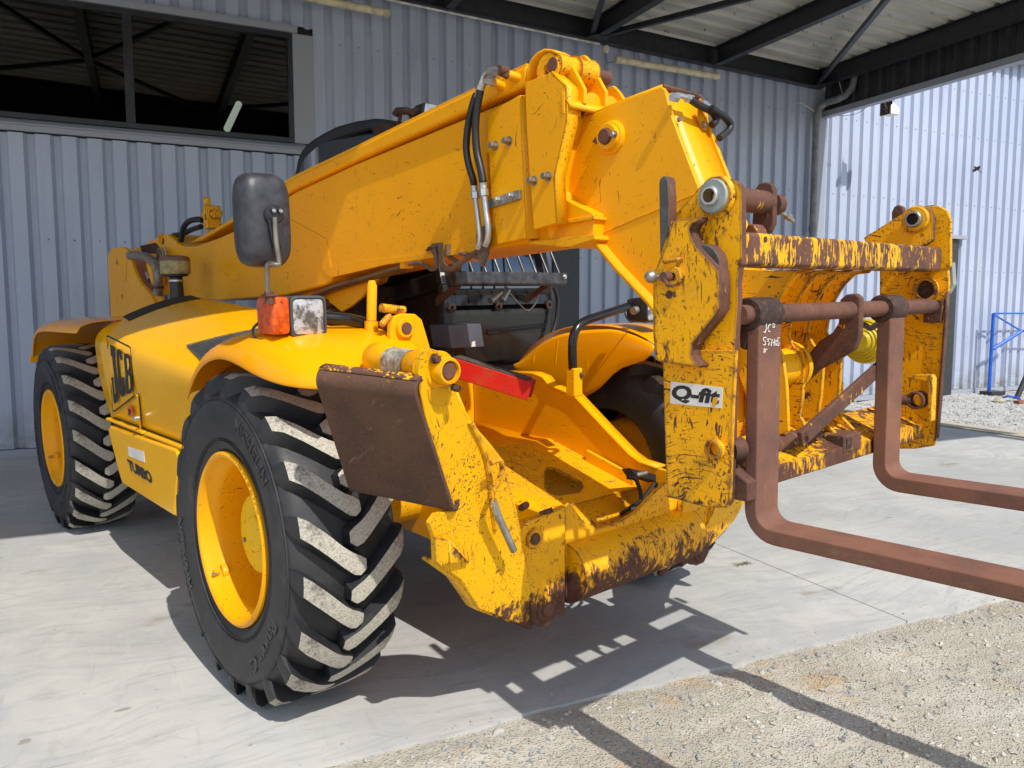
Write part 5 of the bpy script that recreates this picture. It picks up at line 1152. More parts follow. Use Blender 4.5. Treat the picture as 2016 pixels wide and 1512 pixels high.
# tubes (bosses)
def boss(x, y, s_, r0, r1, h, mat, axlen=0, washer=None):
    p = ps(x, y, s_); o = ringtube('boss_tube', p, -SX, r0, r1, h, mat, car, 32)
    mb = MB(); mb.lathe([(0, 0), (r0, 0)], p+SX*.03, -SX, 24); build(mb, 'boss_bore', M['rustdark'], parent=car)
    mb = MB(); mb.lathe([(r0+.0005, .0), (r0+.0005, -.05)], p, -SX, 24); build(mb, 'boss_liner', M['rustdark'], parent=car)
    return p
p = boss(1411, 387, CN-.004, .0175, .0245, .036, M['zinc']); mb = MB(); mb.lathe([(.024, -.012), (.041, -.012), (.043, -.016), (.040, -.022), (.024, -.022)], p, SX, 40, closed=True); build(mb, 'washer', M['gasket'], parent=car)
mb = MB(); mb.lathe([(.022, -.011), (.047, -.011), (.052, -.004), (.054, 0)], p, SX, 40); build(mb, 'boss_pad', YW, parent=car)
rod('pivot_shaft', p+SX*.02, p+SX*.235, .031, M['rusty_yel2'], car, 32)
tl_ = [(1486, 372), (1494, 361), (1506, 358), (1518, 362), (1523, 374), (1522, 440), (1514, 456), (1490, 470), (1478, 468), (1480, 440)]
side('inner_lug', tl_, .855, .022, M['rusty_yel2'], car, .004)
rod('pivot_pin', ps(1520, 402, .88), ps(1520, 402, .88)+SX*.03, .028, M['rust'], car); mb = MB(); q = ps(1524, 410, .89); mb.tube([q, q+V((.02, .03, -.02)), q+V((.03, .05, -.035))], .006, 8); mb.tube([q+V((.02, .03, -.02)), q+V((.025, .042, -.027))], .010, 8); build(mb, 'grease_hose', M['bolt'], parent=car)
mb = MB(); mb.prism([V((1.745, .76, 1.684)), V((1.79, .76, 1.684)), V((1.775, .76, 1.71)), V((1.755, .76, 1.715))], SX*.05); build(mb, 'lug_web', M['rusty_yel2'], parent=car, bevel=.006)
boss(1412, 884, CN-.014, .018, .027, .022, YW); rod('stub_shaft', ps(1440, 885, .662), ps(1450, 884, .662)+SX*.03, .028, M['rust'], car)
# small pins on the cover
q = ps(1297, 545, CN-.062); mb = MB(); mb.lathe([(.001, -.030), (.010, -.027), (.016, -.018), (.017, -.006), (.012, .004), (.006, .01)], q-SX*.02, SX, 20); mb.tube([q-SX*.02, q+V((.05, -.02, .0))], .006, 8); build(mb, 'ball_handle', M['bolt'], parent=car)
q = ps(1322, 545, CN-.062); ringtube('latch_boss', q+V((.012, 0, .0)), -SX, .010, .026, .012, YW, car); rod('latch_pin', q, q-SX*.035, .013, M['rust'], car, 16, .002); mb = MB(); mb.tube([q+V((-.0, -.03, .0)), q+V((.012, -.034, -.02)), q+V((.03, -.03, -.024))], .005, 8); build(mb, 'split_pin', M['rust'], parent=car)
mb = MB(); q = ps(1325, 514, CN-.062); mb.tube([q+V((-.02, -.012, 0)), q+V((.02, -.012, .002)), q+V((.03, -.0, .004))], .006, 8); mb.tube([q+V((-.02, -.012, 0)), q+V((-.02, 0, 0))], .006, 8); build(mb, 'staple', YW, parent=car)
q = ps(1317, 580, CN-.0635); mb = MB(); mb.lathe([(0, 0), (.011, 0)], q, -SX, 18); mb.tube([q+V((.016, 0, .006)), q+V((.02, -.001, -.006))], .004, 6); build(mb, 'drain_hole', M['rustdark'], parent=car)
# Q-fit label
lab = [(1320.5, 751), (1423, 763), (1421, 804), (1319.5, 794)]
LS = CN-.0155
side('qfit_label', lab, LS, .0012, M['white'], car, 0, smooth=0)
vs, fs = text_verts('Q-fit', 1.0, .0003, .045, .15, 1.0)
x0_, x1_, y0_, y1_ = min(v.x for v in vs), max(v.x for v in vs), min(v.y for v in vs), max(v.y for v in vs)
def quadmap(u, v, Q):
    (a, b), (c, d), (e, f), (g, h) = Q; x = (a*(1-u)+c*u)*(1-v)+(g*(1-u)+e*u)*v; y = (b*(1-u)+d*u)*(1-v)+(h*(1-u)+f*u)*v; return x, y
Qt = [(1323, 756), (1418, 767), (1417, 802), (1322, 791)]
out = []
for v in vs:
    x, y = quadmap((v.x-x0_)/(x1_-x0_), 1-(v.y-y0_)/(y1_-y0_), Qt); p = ps(x, y, LS); out.append(p-SX*(.0004+v.z))
mb = MB(); mb.add(out, fs); build(mb, 'qfit_lettering', M['sticker_black'], parent=car, smooth=0)
side('label_scratch', [(1404, 783), (1411, 781), (1413, 790), (1406, 803), (1401, 797)], LS-.0012, .0006, YW, car, 0, smooth=0)
# cross beam, fork rod
bz0, bz1 = 1.600, 1.684
mb = MB(); mb.box((1.735, CN+.022, bz0), (1.820, CF-.012, bz1)); build(mb, 'cross_beam', M['rusty_yel'], parent=car, bevel=.012, segs=3)
for x, y in ((1502, 462),): p = ps(x, y, .80); rod('beam_hole', (1.8205, .74, 1.668), (1.8215, .74, 1.668), .008, M['rustdark'], car, 12)
RODF, RODZ, RODR = 1.797, 1.478, .0255
rod('fork_shaft', (RODF, CN+.02, RODZ), (RODF, CF, RODZ), RODR, M['rust'], car, 32)
rod('lower_shaft', (1.70, CN+.02, 1.075), (1.70, 1.25, 1.09), .026, M['rust'], car, 24)
# far end plates
fp_ = [(1700, 468), (1745, 440), (1788, 413), (1809, 404), (1826, 408), (1835, 418), (1838, 440), (1837, 472), (1824, 482), (1800, 490), (1760, 500), (1715, 500)]
cside('end_lobe', fp_, 1.80, .02, YW, car, .003)
side('end_plate', [(1795, 430), (1815, 408), (1845, 404), (1864, 414), (1871, 432), (1871, 470), (1871, 526), (1862, 531), (1840, 532), (1835, 520), (1795, 515)], CF-.014, .022, YW, car, .005).name
side('far_plate', [(1731, 525), (1833, 528), (1866, 530), (1868, 560), (1862, 620), (1856, 700), (1850, 780), (1843, 860), (1838, 878), (1800, 884), (1760, 884), (1732, 860)], CF-.012, .020, YL, car, .005)
mb = MB(); P = [ps(x, y, CF-.012)+FX*.003 for x, y in ((1864, 575), (1862, 620), (1856, 700), (1850, 780), (1843, 862))]; mb.grid([[p-SX*.012, p+SX*.012] for p in P]); build(mb, 'plate_edge', M['rust'], parent=car, solid=.006)
mb = MB(); P = [V((1.835, CF-.03, 1.50)), V((1.835, CF+.0, 1.50)), V((1.83, CF+.0, 1.42)), V((1.83, CF-.03, 1.42))]; mb.prism(P, FX*-.06); build(mb, 'shaft_cheek', M['rusty_yel2'], parent=car, bevel=.004)
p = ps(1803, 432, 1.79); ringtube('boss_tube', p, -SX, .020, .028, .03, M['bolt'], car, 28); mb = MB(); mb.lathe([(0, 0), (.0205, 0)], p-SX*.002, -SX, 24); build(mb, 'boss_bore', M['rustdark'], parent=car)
mb = MB(); mb.lathe([(.028, -.010), (.040, -.010), (.046, -.004), (.046, 0)], p, SX, 32); build(mb, 'boss_pad', YW, parent=car)
rod('pivot_shaft', p+SX*.0, (p.x, CF-.01, p.z), .030, M['rusty_yel2'], car, 28)
rod('shaft_cap', (p.x, CF+.008, p.z), (p.x, CF+.03, p.z), .056, M['rust'], car, 28)
side('lock_tongue', [(1755, 470), (1755, 418), (1760, 407), (1768, 403), (1776, 407), (1779, 418), (1779, 470)], 1.93, .03, M['rust'], car, .004)
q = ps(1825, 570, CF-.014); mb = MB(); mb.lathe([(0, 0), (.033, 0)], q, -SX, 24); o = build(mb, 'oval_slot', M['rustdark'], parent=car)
mb = MB(); mb.lathe([(.032, 0), (.043, 0), (.043, -.02), (.032, -.02)], q-SX*.0, SX, 28, closed=True); build(mb, 'slot_rim', YW, parent=car)
side('grey_guard', [(1852, 536), (1870, 533), (1875, 515), (1878, 560), (1866, 580), (1855, 570)], CF+.02, .03, M['gasket'], car, .004)
q = ps(1812, 786, 1.84); ringtube('boss_tube', q, -SX, .024, .032, .05, M['rust'], car, 24); mb = MB(); mb.tube([q+V((-.12, -.06, -.01)), q+V((-.02, -.03, 0))], .020, 12); build(mb, 'boss_arm', M['rusty_yel2'], parent=car)
mb = MB(); mb.prism([V((1.64, CF-.10, 1.02)), V((1.79, CF-.10, 1.02)), V((1.79, CF-.10, 1.20)), V((1.64, CF-.10, 1.20))], SX*.012); 
mb = MB(); P = [ps(x, y, 1.80) for x, y in ((1785, 745), (1800, 738), (1832, 738), (1836, 745), (1833, 830), (1826, 832), (1826, 752), (1800, 748))]; mb.prism(P, SX*.04); build(mb, 'bracket_rim', YW, parent=car, bevel=.003)
# bottom lip, sloping tray and back panel
lipz = 1.0
lip = [(1.776, lipz), (1.776, lipz+.050), (1.763, lipz+.052), (1.61, lipz+.105), (1.60, lipz+.09), (1.62, lipz+.085), (1.755, lipz+.035), (1.755, lipz)]
prof('lip', lip, CN+.022, CF-.014, yellow('lip_paint', (.92, .44, .001), 1.0, .5, True, .3, 1.30, .014), car, .004)
mb = MB(); mb.prism([(1.83, CN+.02, lipz), (1.83, CN+.02, lipz+.05), (1.77, CN+.02, lipz+.085), (1.77, CN+.02, lipz)], SX*.045); build(mb, 'corner_gusset', M['rust'], parent=car, bevel=.004)
mb = MB(); mb.box((1.54, 1.00, 1.13), (1.556, 1.46, 1.60)); build(mb, 'back_panel', M['worn'], parent=car, bevel=.003)
mb = MB(); mb.prism([ps(x, y, 1.035) for x, y in ((1440, 529), (1566, 533), (1548, 558), (1530, 600), (1520, 660), (1540, 700), (1548, 760), (1552, 850), (1500, 870), (1440, 700))], SX*.016); build(mb, 'mount_plate', M['worn'], parent=car, bevel=.004)
# hooked rib plates
rib = [(1.58, 1.60), (1.77, 1.60), (1.765, 1.592), (1.72, 1.588), (1.685, 1.555), (1.655, 1.505), (1.635, 1.44), (1.63, 1.40), (1.645, 1.37), (1.67, 1.345), (1.685, 1.31), (1.68, 1.20), (1.672, 1.15), (1.69, 1.12), (1.74, 1.075), (1.56, 1.14), (1.55, 1.40)]
for s_ in (1.07, 1.20, 1.32, 1.44): prof('rib', rib, s_, s_+.018, YW, car, .003)
q = V((1.62, 1.10, 1.30)); mb = MB(); mb.lathe([(0, 0), (.055, 0), (.058, .006), (.058, .10), (0, .10)], q, SX, 32); build(mb, 'pivot_barrel', M['worn'], parent=car); mb = MB(); mb.lathe([(.058, .0), (.080, .0), (.080, .025), (.058, .025)], V((1.62, 1.205, 1.30)), SX, 32, closed=True); build(mb, 'barrel_collar', M['worn'], parent=car)
hook = [(1.785, 1.525), (1.812, 1.528), (1.828, 1.515), (1.83, 1.40), (1.815, 1.36), (1.77, 1.33), (1.70, 1.29), (1.66, 1.25), (1.66, 1.33), (1.70, 1.38), (1.745, 1.41), (1.762, 1.44), (1.765, 1.51)]
prof('shaft_hook', hook, 1.255, 1.285, M['rusty_yel2'], car, .006)
a, b = pf(1570, 865, 1.77), pf(1728, 722, 1.77); d = (b-a).normalized(); n_ = FX.cross(d).normalized()
mb = MB(); mb.prism([a+n_*.024, a-n_*.024, a-n_*.024+FX*.016, a+n_*.024+FX*.016], (b-a)); build(mb, 'diagonal_bar', M['rusty_yel2'], parent=car, bevel=.004); bolt(a+d*.025+FX*.016, FX, .010, car, M['rust'], .008)
mb = MB(); mb.box((1.68, 1.28, 1.03), (1.779, 1.40, 1.085)); build(mb, 'lip_block', M['rusty_yel2'], parent=car, bevel=.004)
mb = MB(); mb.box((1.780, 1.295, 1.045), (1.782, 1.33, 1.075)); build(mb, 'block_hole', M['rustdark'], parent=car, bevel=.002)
mb = MB(); mb.box((1.50, 1.47, 1.06), (1.62, 1.60, 1.22)); mb.tube([(1.60, 1.52, 1.05), (1.66, 1.56, 1.03), (1.68, 1.62, 1.05)], .018, 8); mb.tube([(1.62, 1.5, 1.08), (1.70, 1.52, 1.06)], .014, 8); build(mb, 'valve_block', M['worn'], parent=car, bevel=.005)
# yellow hose reel seen through the carriage
q = pf(1702, 672, 1.42); mb = MB(); pr = [(.0, -.05), (.035, -.05)]
for k_ in range(5): pr += [(.040+.012*k_, -.046+.008*k_), (.046+.012*k_, -.036+.008*k_)]
pr += [(.095, .0), (.095, .02), (.05, .03), (0, .03)]
mb.lathe(pr, q, V((-.5, 1, 0)) if 0 else SX, 36); build(mb, 'hose_reel', yellow('reel_paint', (.50, .40, .015), 0, .4, False, .2), parent=car)
pipe('hose', [pf(x, y, 1.70) for x, y in ((1692, 642), (1702, 640), (1712, 646), (1722, 642), (1732, 632))], .010, M['black'], car)
side('hook_shadow_plate', [(1455, 650), (1468, 640), (1474, 660), (1466, 690), (1456, 684)], .70, .03, M['rustdark'], car, .004)

# forks
def fork(px_b, px_f, s0_, wdt, heel, label, tip_up=.016):
    fk = empty('fork', (0, 0, 0)); fk.parent = root; fk['label'] = label
    fb = ps(px_b, 640, s0_).x; ff = ps(px_f, 640, s0_).x; th = ff-fb
    zb = heel[1]
    pts = [(fb, 1.455), (fb-.006, 1.49), (RODF-.036, RODZ+.020), (RODF-.020, RODZ+.040), (RODF+.005, RODZ+.044), (ff+.0, 1.500), (ff+.004, 1.478), (ff, 1.455)]
    R1, R2 = .085, .040; out = [(ff, 1.455)]
    L_ = 1.12; sl = tip_up
    # inner bend
    for q in range(7): a = q/6*math.pi/2; out.append((ff+R2-R2*math.cos(a), zb+th*1.12+R2-R2*math.sin(a)))
    out += [(ff+L_*.5, zb+th*1.05+L_*.5*sl), (ff+L_, zb+.018+L_*sl)]
    out += [(ff+L_, zb+L_*sl+.004), (ff+L_*.5, zb+L_*.5*sl), (fb+R1, zb)]
    for q in range(1, 8): a = q/7*math.pi/2; out.append((fb+R1-R1*math.sin(a), zb+R1-R1*math.cos(a)))
    out += pts[:1]+pts[1:-1]
    mb = MB(); mb.prism([(a, s0_, b) for a, b in out], SX*wdt); build(mb, 'fork_arm', M['fork'], parent=fk, bevel=.005, segs=3)
    mb = MB(); mb.lathe([(RODR+.001, -.003), (.040, -.003), (.044, .001), (.044, wdt-.001), (RODR+.001, wdt+.003)], (RODF, s0_, RODZ), SX, 32, closed=True); build(mb, 'fork_eye', M['rustdark'], parent=fk, smooth=40)
    return fk, fb, ff, s0_, wdt
F1 = fork(1470, 1495, .700, .108, (0, .888), 'nearer fork with chalk writing on its upright')
F2 = fork(1726, 1753, 1.470, .108, (0, .888), 'farther fork without chalk writing')
# chalk marks on the nearer fork's upright
def chalk(strokes, fk, ff, r=.0013):
    mb = MB()
    for st in strokes:
        P = [pf(x, y, ff+.0015) for x, y in st]; mb.tube(P, r, 5)
    build(mb, 'chalk_writing', M['chalk'], parent=fk, smooth=0)
zc6 = lambda L_: [[(1200+x/2.88, 350+y/2.88) for x, y in s_] for s_ in L_]
zz = lambda L_: [[(1380+x/5.04, 440+y/5.04) for x, y in s_] for s_ in L_]
chalk(zz([[(628, 985), (662, 982)], [(648, 985), (645, 1060), (632, 1085), (622, 1078)], [(692, 1000), (672, 1012), (662, 1045), (672, 1075), (685, 1070)], [(712, 992), (712, 1035), (728, 1030), (730, 1000), (712, 990)],
          [(645, 1130), (622, 1132), (620, 1165), (640, 1170), (638, 1200), (618, 1208)], [(652, 1150), (675, 1145), (662, 1170), (678, 1180), (668, 1210)], [(684, 1150), (706, 1148), (694, 1215)], [(712, 1185), (722, 1182)], [(730, 1145), (724, 1215)], [(738, 1180), (742, 1212), (756, 1190), (750, 1160), (738, 1172)], [(778, 1135), (762, 1135), (760, 1170), (774, 1180), (770, 1210), (758, 1215)],
          [(622, 1285), (628, 1240), (636, 1280), (642, 1245)], [(648, 1245), (656, 1250)]]), F1[0], F1[2])

# ================================================================== CAB
cab = empty('cab', (0, 0, 0)); cab.parent = root
CBN = 1.62
roofpx = [(583, 346), (588, 318), (596, 300), (612, 283), (636, 268), (664, 254), (700, 244), (740, 238), (760, 240), (775, 250), (800, 262), (860, 262), (900, 560), (620, 640), (583, 420)]
P = [ps(x, y, CBN) for x, y in roofpx]
win_ = [(591, 347), (597, 322), (606, 307), (622, 293), (650, 276), (690, 262), (730, 251), (746, 252), (757, 262), (772, 285), (880, 530), (650, 600), (591, 440)]
# frame ring: outer silhouette minus window (triangulated ring)
def ring(name, outer, inner, mat, parent, th, ax):
    bm = bmesh.new(); o_ = [bm.verts.new(p) for p in outer]; i_ = [bm.verts.new(p) for p in inner]
    e = [bm.edges.new((o_[k], o_[(k+1) % len(o_)])) for k in range(len(o_))]+[bm.edges.new((i_[k], i_[(k+1) % len(i_)])) for k in range(len(i_))]
    bmesh.ops.triangle_fill(bm, edges=e, use_beauty=True, use_dissolve=False)
    r = bmesh.ops.extrude_face_region(bm, geom=bm.faces[:]); bmesh.ops.translate(bm, verts=[v for v in r['geom'] if isinstance(v, bmesh.types.BMVert)], vec=ax*th)
    bmesh.ops.recalc_face_normals(bm, faces=bm.faces); me = bpy.data.meshes.new(name); bm.to_mesh(me); bm.free(); me.materials.append(mat)
    o = bpy.data.objects.new(name, me); COL.objects.link(o); o.parent = parent; m = o.modifiers.new('bev', 'BEVEL'); m.width = .006; m.segments = 2; m.limit_method = 'ANGLE'; return o
ring('side_frame', P, [ps(x, y, CBN) for x, y in win_], M['black'], cab, .05, SX)
# side glass turned slightly forward, its angle chosen to reflect open sky
gn = (MF*math.sin(R_(9))-MS*math.cos(R_(9))+ZU*.01).normalized(); gn = V((gn.dot(MF), gn.dot(MS), gn.dot(MZ))); g0 = ps(591, 347, CBN-.05)
def onglass(x, y, sc=1.0):
    r = ray(x, y); rl = V((r.dot(MF), r.dot(MS), r.dot(MZ))); c = loc(CAMP); return c+rl*((g0-c).dot(gn)/rl.dot(gn))
mb = MB(); mb.prism([onglass(x+(-2 if x < 600 else 3 if x > 740 else 0), y-2) for x, y in win_], -gn*.006); build(mb, 'side_window', M['glass'], parent=cab, smooth=0)
# roof and rear
rp_ = [ps(x, y, CBN+.01) for x, y in roofpx[:10]]
CBF = 2.46
mb = MB(); mb.grid([[p, V((p.x, CBF, p.z))] for p in rp_]+[[V((-.98, CBN+.01, 2.50)), V((-.98, CBF, 2.50))]]); build(mb, 'roof', M['black'], parent=cab, solid=.03, smooth=40)
mb = MB(); mb.box((-2.5, CBN+.05, .75), (-.80, CBN+.07, 1.60)); mb.box((-2.52, CBN+.06, .75), (-2.5, CBF, 2.4)); build(mb, 'cab_shell', M['dirtsteel'], parent=cab)
mb = MB(); mb.box((-2.5, CBF-.03, .75), (-.75, CBF, 1.62)); mb.box((-1.7, CBF-.03, 1.62), (-1.6, CBF, 2.5)); mb.box((-2.5, CBF-.03, 1.62), (-2.4, CBF, 2.5)); build(mb, 'far_shell', M['black'], parent=cab)
# work lamp on the roof edge with its bracket
wl = [pf(x, y, -.75) for x, y in ((834, 201), (875, 208), (872, 232), (830, 228))]
mb = MB(); mb.prism(wl, FX*-.09); o = build(mb, 'work_lamp', M['black'], parent=cab, bevel=.01)
mb = MB(); c0 = sum(wl, V())/4; mb.prism([c0+(p-c0)*.84+FX*.0 for p in wl], FX*.004); build(mb, 'lamp_glass', M['lens'], parent=o)
mb = MB(); mb.tube([pf(832, 214, -.80), pf(812, 222, -.82), pf(800, 218, -.85), pf(782, 219, -.88), pf(778, 226, -.9)], .022, 8); mb.tube([pf(806, 218, -.85), pf(812, 240, -.85)], .012, 6); mb.tube([pf(790, 220, -.85), pf(785, 245, -.9)], .012, 6); mb.box((-1.1, CBN+.02, 2.52), (-.85, CBN+.2, 2.60)); build(mb, 'lamp_bracket', M['rustdark'], parent=cab, bevel=.003)
mb = MB(); mb.prism([pf(x, y, -.95) for x, y in ((757, 243), (800, 246), (842, 252), (800, 285), (768, 275))], FX*-.15); build(mb, 'roof_corner', M['rustdark'], parent=cab, bevel=.01)
# front: windscreen, dash panel, guard
WF = -.78
pa, pb_ = pf(866, 552, WF), pf(1094, 552, WF)
s_l, s_r = CBN+.02, CBF-.02
mb = MB(); mb.add([(WF, s_l, 1.60), (WF, s_r, 1.60), (-1.05, s_r, 2.52), (-1.05, s_l, 2.52)], [(0, 1, 2, 3)]); build(mb, 'windscreen', M['glass'], parent=cab, smooth=0)
mb = MB(); mb.grid([[V((f, s, z)) for s in (s_l-.02, (s_l+s_r)/2, s_r+.01)] for f, z in ((WF-.02, 1.60), (WF+.02, 1.585), (WF+.04, 1.56), (WF+.045, 1.50), (WF+.01, 1.485), (WF+.03, 1.47), (WF+.035, 1.30), (WF+.03, 1.16), (WF+.0, 1.14), (WF+.0, .95), (WF, .80))]); build(mb, 'front_panel', M['blackgloss'], parent=cab, smooth=30)
mb = MB(); mb.box((WF-.02, s_l-.05, .80), (WF+.04, s_l+.02, 1.62)); mb.prism([(WF-.02, s_l-.05, 1.62), (WF+.03, s_l-.05, 1.62), (-1.02, s_l-.05, 2.55), (-1.07, s_l-.05, 2.55)], SX*.06); build(mb, 'pillar', M['black'], parent=cab, bevel=.008)
mb = MB(); mb.box((WF-.02, s_r-.02, .80), (WF+.03, s_r+.05, 1.62)); mb.prism([(WF-.02, s_r-.02, 1.62), (WF+.03, s_r-.02, 1.62), (-1.02, s_r-.02, 2.55), (-1.07, s_r-.02, 2.55)], SX*.06); build(mb, 'pillar', M['black'], parent=cab, bevel=.008)
mb = MB(); a, b = pf(960, 656, WF+.04), pf(1075, 643, WF+.04); mb.tube([a, b], .006, 8); mb.tube([a+ZX*.018, b+ZX*.018], .004, 6); build(mb, 'panel_groove', M['zinc'] if 0 else M['black'], parent=cab)
for x, y in ((888, 606), (980, 604), (1080, 600)):
    p = pf(x, y, WF+.05); mb = MB(); mb.lathe([(.012, 0), (.028, 0), (.028, .012), (.012, .012)], p, FX, 16, closed=True); build(mb, 'panel_catch', M['rustdark'], parent=cab)
# grey service box on the panel
bx = [(882, 640), (947, 637), (954, 683), (889, 686)]
mb = MB(); mb.prism([pf(x, y, WF+.22) for x, y in bx], FX*-.18); build(mb, 'service_box', M['grey_box'], parent=cab, bevel=.006)
mb = MB(); mb.prism([pf(x, y, WF+.222) for x, y in ((929, 673), (935, 671), (936, 682), (928, 683))], FX*.001); build(mb, 'box_sticker', M['white'], parent=cab)
# guard beam and raked bars
GF = -.50
a, b = pf(897, 547, GF), pf(1117, 547, GF)
mb = MB(); mb.prism([a+V((0, 0, .036)), a+V((.0, 0, -.032)), a+V((-.02, 0, -.044)), a+V((-.055, 0, -.044)), a+V((-.055, 0, .036))], V((0, b.y-a.y, 0))); g = build(mb, 'guard_beam', simple('worn_black_paint', (.05, .052, .060), .45, .2, .6, .3, 18), parent=cab, bevel=.008)
bolt(pf(1112, 545, GF+.002), FX, .011, g, M['zinc'], .008)
for x, x2 in ((905, 960),): pass
for k_ in range(9):
    s_ = a.y+.05+(b.y-a.y-.09)*k_/8; mb = MB(); mb.tube([(GF-.03, s_, a.z+.03), (-1.0, s_+.0, 2.56)], .0075, 8); build(mb, 'guard_bar', M['black'], parent=cab)
for s_ in (a.y+.04, b.y-.14):
    mb = MB(); mb.prism([(GF-.03, s_, a.z-.02), (GF-.03, s_, a.z-.05), (WF+.03, s_, 1.50), (WF+.03, s_, 1.55)], SX*.02); build(mb, 'guard_arm', M['rust'], parent=cab, bevel=.003)
# things on the dash: wipers, paper, cable
mb = MB(); p, q = pf(985, 575, GF-.12), pf(965, 592, GF-.1); mb.tube([p, q], .02, 10); p, q = pf(1000, 570, GF-.12), pf(988, 592, GF-.1); mb.tube([p, q], .02, 10); build(mb, 'spotlamp_pair', M['bolt'], parent=cab)
pipe('cable', [pf(x, y, GF-.15) for x, y in ((1004, 578), (1022, 598), (1038, 611), (1052, 600), (1062, 575), (1068, 562))], .005, M['bolt'], cab)
pipe('cable', [pf(x, y, GF-.2) for x, y in ((1090, 565), (1098, 590), (1095, 630), (1086, 660), (1078, 690))], .012, M['hose'], cab)
mb = MB(); mb.prism([pf(x, y, WF+.01) for x, y in ((866, 536), (890, 538), (896, 555), (880, 575), (868, 572))], FX*.004); build(mb, 'paper_notice', M['white'], parent=cab)
mb = MB(); mb.box((-2.1, 1.86, 1.0), (-1.55, 2.3, 1.75)); mb.box((-2.2, 1.86, 1.55), (-2.05, 2.3, 2.25)); build(mb, 'seat', M['black'], parent=cab, bevel=.04)
mb = MB(); mb.tube([(-1.15, 2.08, 1.2), (-1.25, 2.08, 1.78)], .03, 10)
bmw = []; c = V((-1.27, 2.08, 1.80)); ax = V((-.45, 0, 1)).normalized(); u_ = SX; w_ = ax.cross(u_)
ring_ = [c+(u_*math.cos(2*math.pi*q/24)+w_*math.sin(2*math.pi*q/24))*.17 for q in range(25)]; mb.tube(ring_, .014, 8); build(mb, 'steering_wheel', M['black'], parent=cab)

# ================================================================== lamps, mirror, small fittings
def sq(u, n=4.0):      # superellipse outline
    c_, s_ = math.cos(u), math.sin(u); return (abs(c_)**(2/n)*(1 if c_ >= 0 else -1), abs(s_)**(2/n)*(1 if s_ >= 0 else -1))
def roundbox(name, cpos, hw, hh, prof_f, mat, parent, n=5.0, seg=40, smooth=40):
    # prof_f: list of (f offset, scale) ; superellipse in (s,z)
    mb = MB(); rows = []
    for off, sc in prof_f:
        rows.append([V((cpos[0]+off, cpos[1]+sq(2*math.pi*k/seg, n)[0]*max(hw*sc if sc > .2 else hw*sc, .001), cpos[2]+sq(2*math.pi*k/seg, n)[1]*max(hh*sc, .001))) for k in range(seg+1)])
    mb.grid(rows); mb.f.append(tuple(range(seg))); mb.m.append(0); b = (len(rows)-1)*(seg+1); mb.f.append(tuple(b+k for k in range(seg))[::-1]); mb.m.append(0)
    return build(mb, name, mat, parent=parent, smooth=smooth)
def lampset(near):
    f0 = .36
    if near:
        h = empty('headlamp', (0, 0, 0)); h.parent = root
        A, B_ = pf(572, 585, f0), pf(644, 660, f0); c = V((f0-.06, (A.y+B_.y)/2, (A.z+B_.z)/2)); hw, hh = (B_.y-A.y)/2+.002, (A.z-B_.z)/2+.004
        amb = True
    else:
        h = empty('headlamp', (0, 0, 0)); h.parent = root
        f0 = .36; A, B_ = pf(1262, 582, f0), pf(1318, 636, f0); c = V((f0-.06, (A.y+B_.y)/2, (A.z+B_.z)/2)); hw, hh = .068, .064; amb = False
    grey = simple('grey_lamp_rim', (.06, .06, .062), .5, 0, .3)
    roundbox('housing', c, hw, hh, [(-.085, .75), (-.08, .9), (-.03, 1.0), (.048, 1.02), (.058, 1.0), (.060, .90), (.052, .87)], grey if near else M['black'], h, 7)
    roundbox('lens', c, hw*.86, hh*.86, [(.048, 1.0), (.056, .98), (.060, .80)], M['lens'], h, 8)
    mb = MB(); mb.lathe([(.001, 0), (.02, .006), (.035, .02), (.04, .03)], c+FX*.02, FX, 20); build(mb, 'reflector', M['zinc'], parent=h)
    return h, c, hw, hh
h1, c1_, hw, hh = lampset(True)
A, B_ = pf(531, 584, .345), pf(570, 658, .345)
roundbox('indicator', V((.30, (A.y+B_.y)/2, (A.z+B_.z)/2)), (B_.y-A.y)/2, (A.z-B_.z)/2, [(-.075, .9), (-.06, 1.0), (.045, 1.0), (.055, .95), (.058, .85)], M['orange'], h1, 7)
mb = MB(); 
for x_, y_ in ((555, 592), (553, 651)): p = pf(x_, y_, .36); mb.lathe([(.006, 0), (.005, .003), (0, .004)], p, FX, 10)
build(mb, 'indicator_screw', M['orange'], parent=h1)
h2, c2_, hw2, hh2 = lampset(False)
pipe('lamp_bracket', [c1_+V((-.03, hw-.01, -.004))]+[pf(x, y, .30) for x, y in ((672, 628), (700, 632), (730, 640), (752, 652), (765, 672), (769, 700))], .0235, M['blackgloss'], root, 16)
pipe('lamp_bracket', [pf(x, y, .30) for x, y in ((1128, 728), (1127, 700), (1128, 668), (1136, 646), (1152, 632), (1180, 622), (1235, 604))], .0215, M['blackgloss'], root, 16)
a, b = pf(1130, 724, .30), pf(1131, 780, .30); mb = MB(); mb.box((a.x-.03, a.y-.028, b.z), (a.x+.03, a.y+.03, a.z)); o = build(mb, 'bracket_post', M['boom'], parent=root, bevel=.008); bolt((a.x+.03, a.y+.018, a.z-.035), FX, .010, o, M['rust'])
rod('lamp_stub', c2_+V((-.0, -hw2-.01, .0)), c2_+V((-.0, -hw2-.04, -.004)), .02, M['zinc'], h2)
pipe('lamp_cable', [pf(x, y, .30) for x, y in ((1230, 616), (1234, 626), (1240, 632), (1250, 633))], .004, M['hose'], h2)
pipe('lamp_cable', [c1_+V((-.05, -hw-.04, .0)), c1_+V((-.09, -hw-.075, -.04)), c1_+V((-.08, -hw-.06, -.08)), c1_+V((-.06, -hw+.02, -.08))], .005, M['hose'], h1)
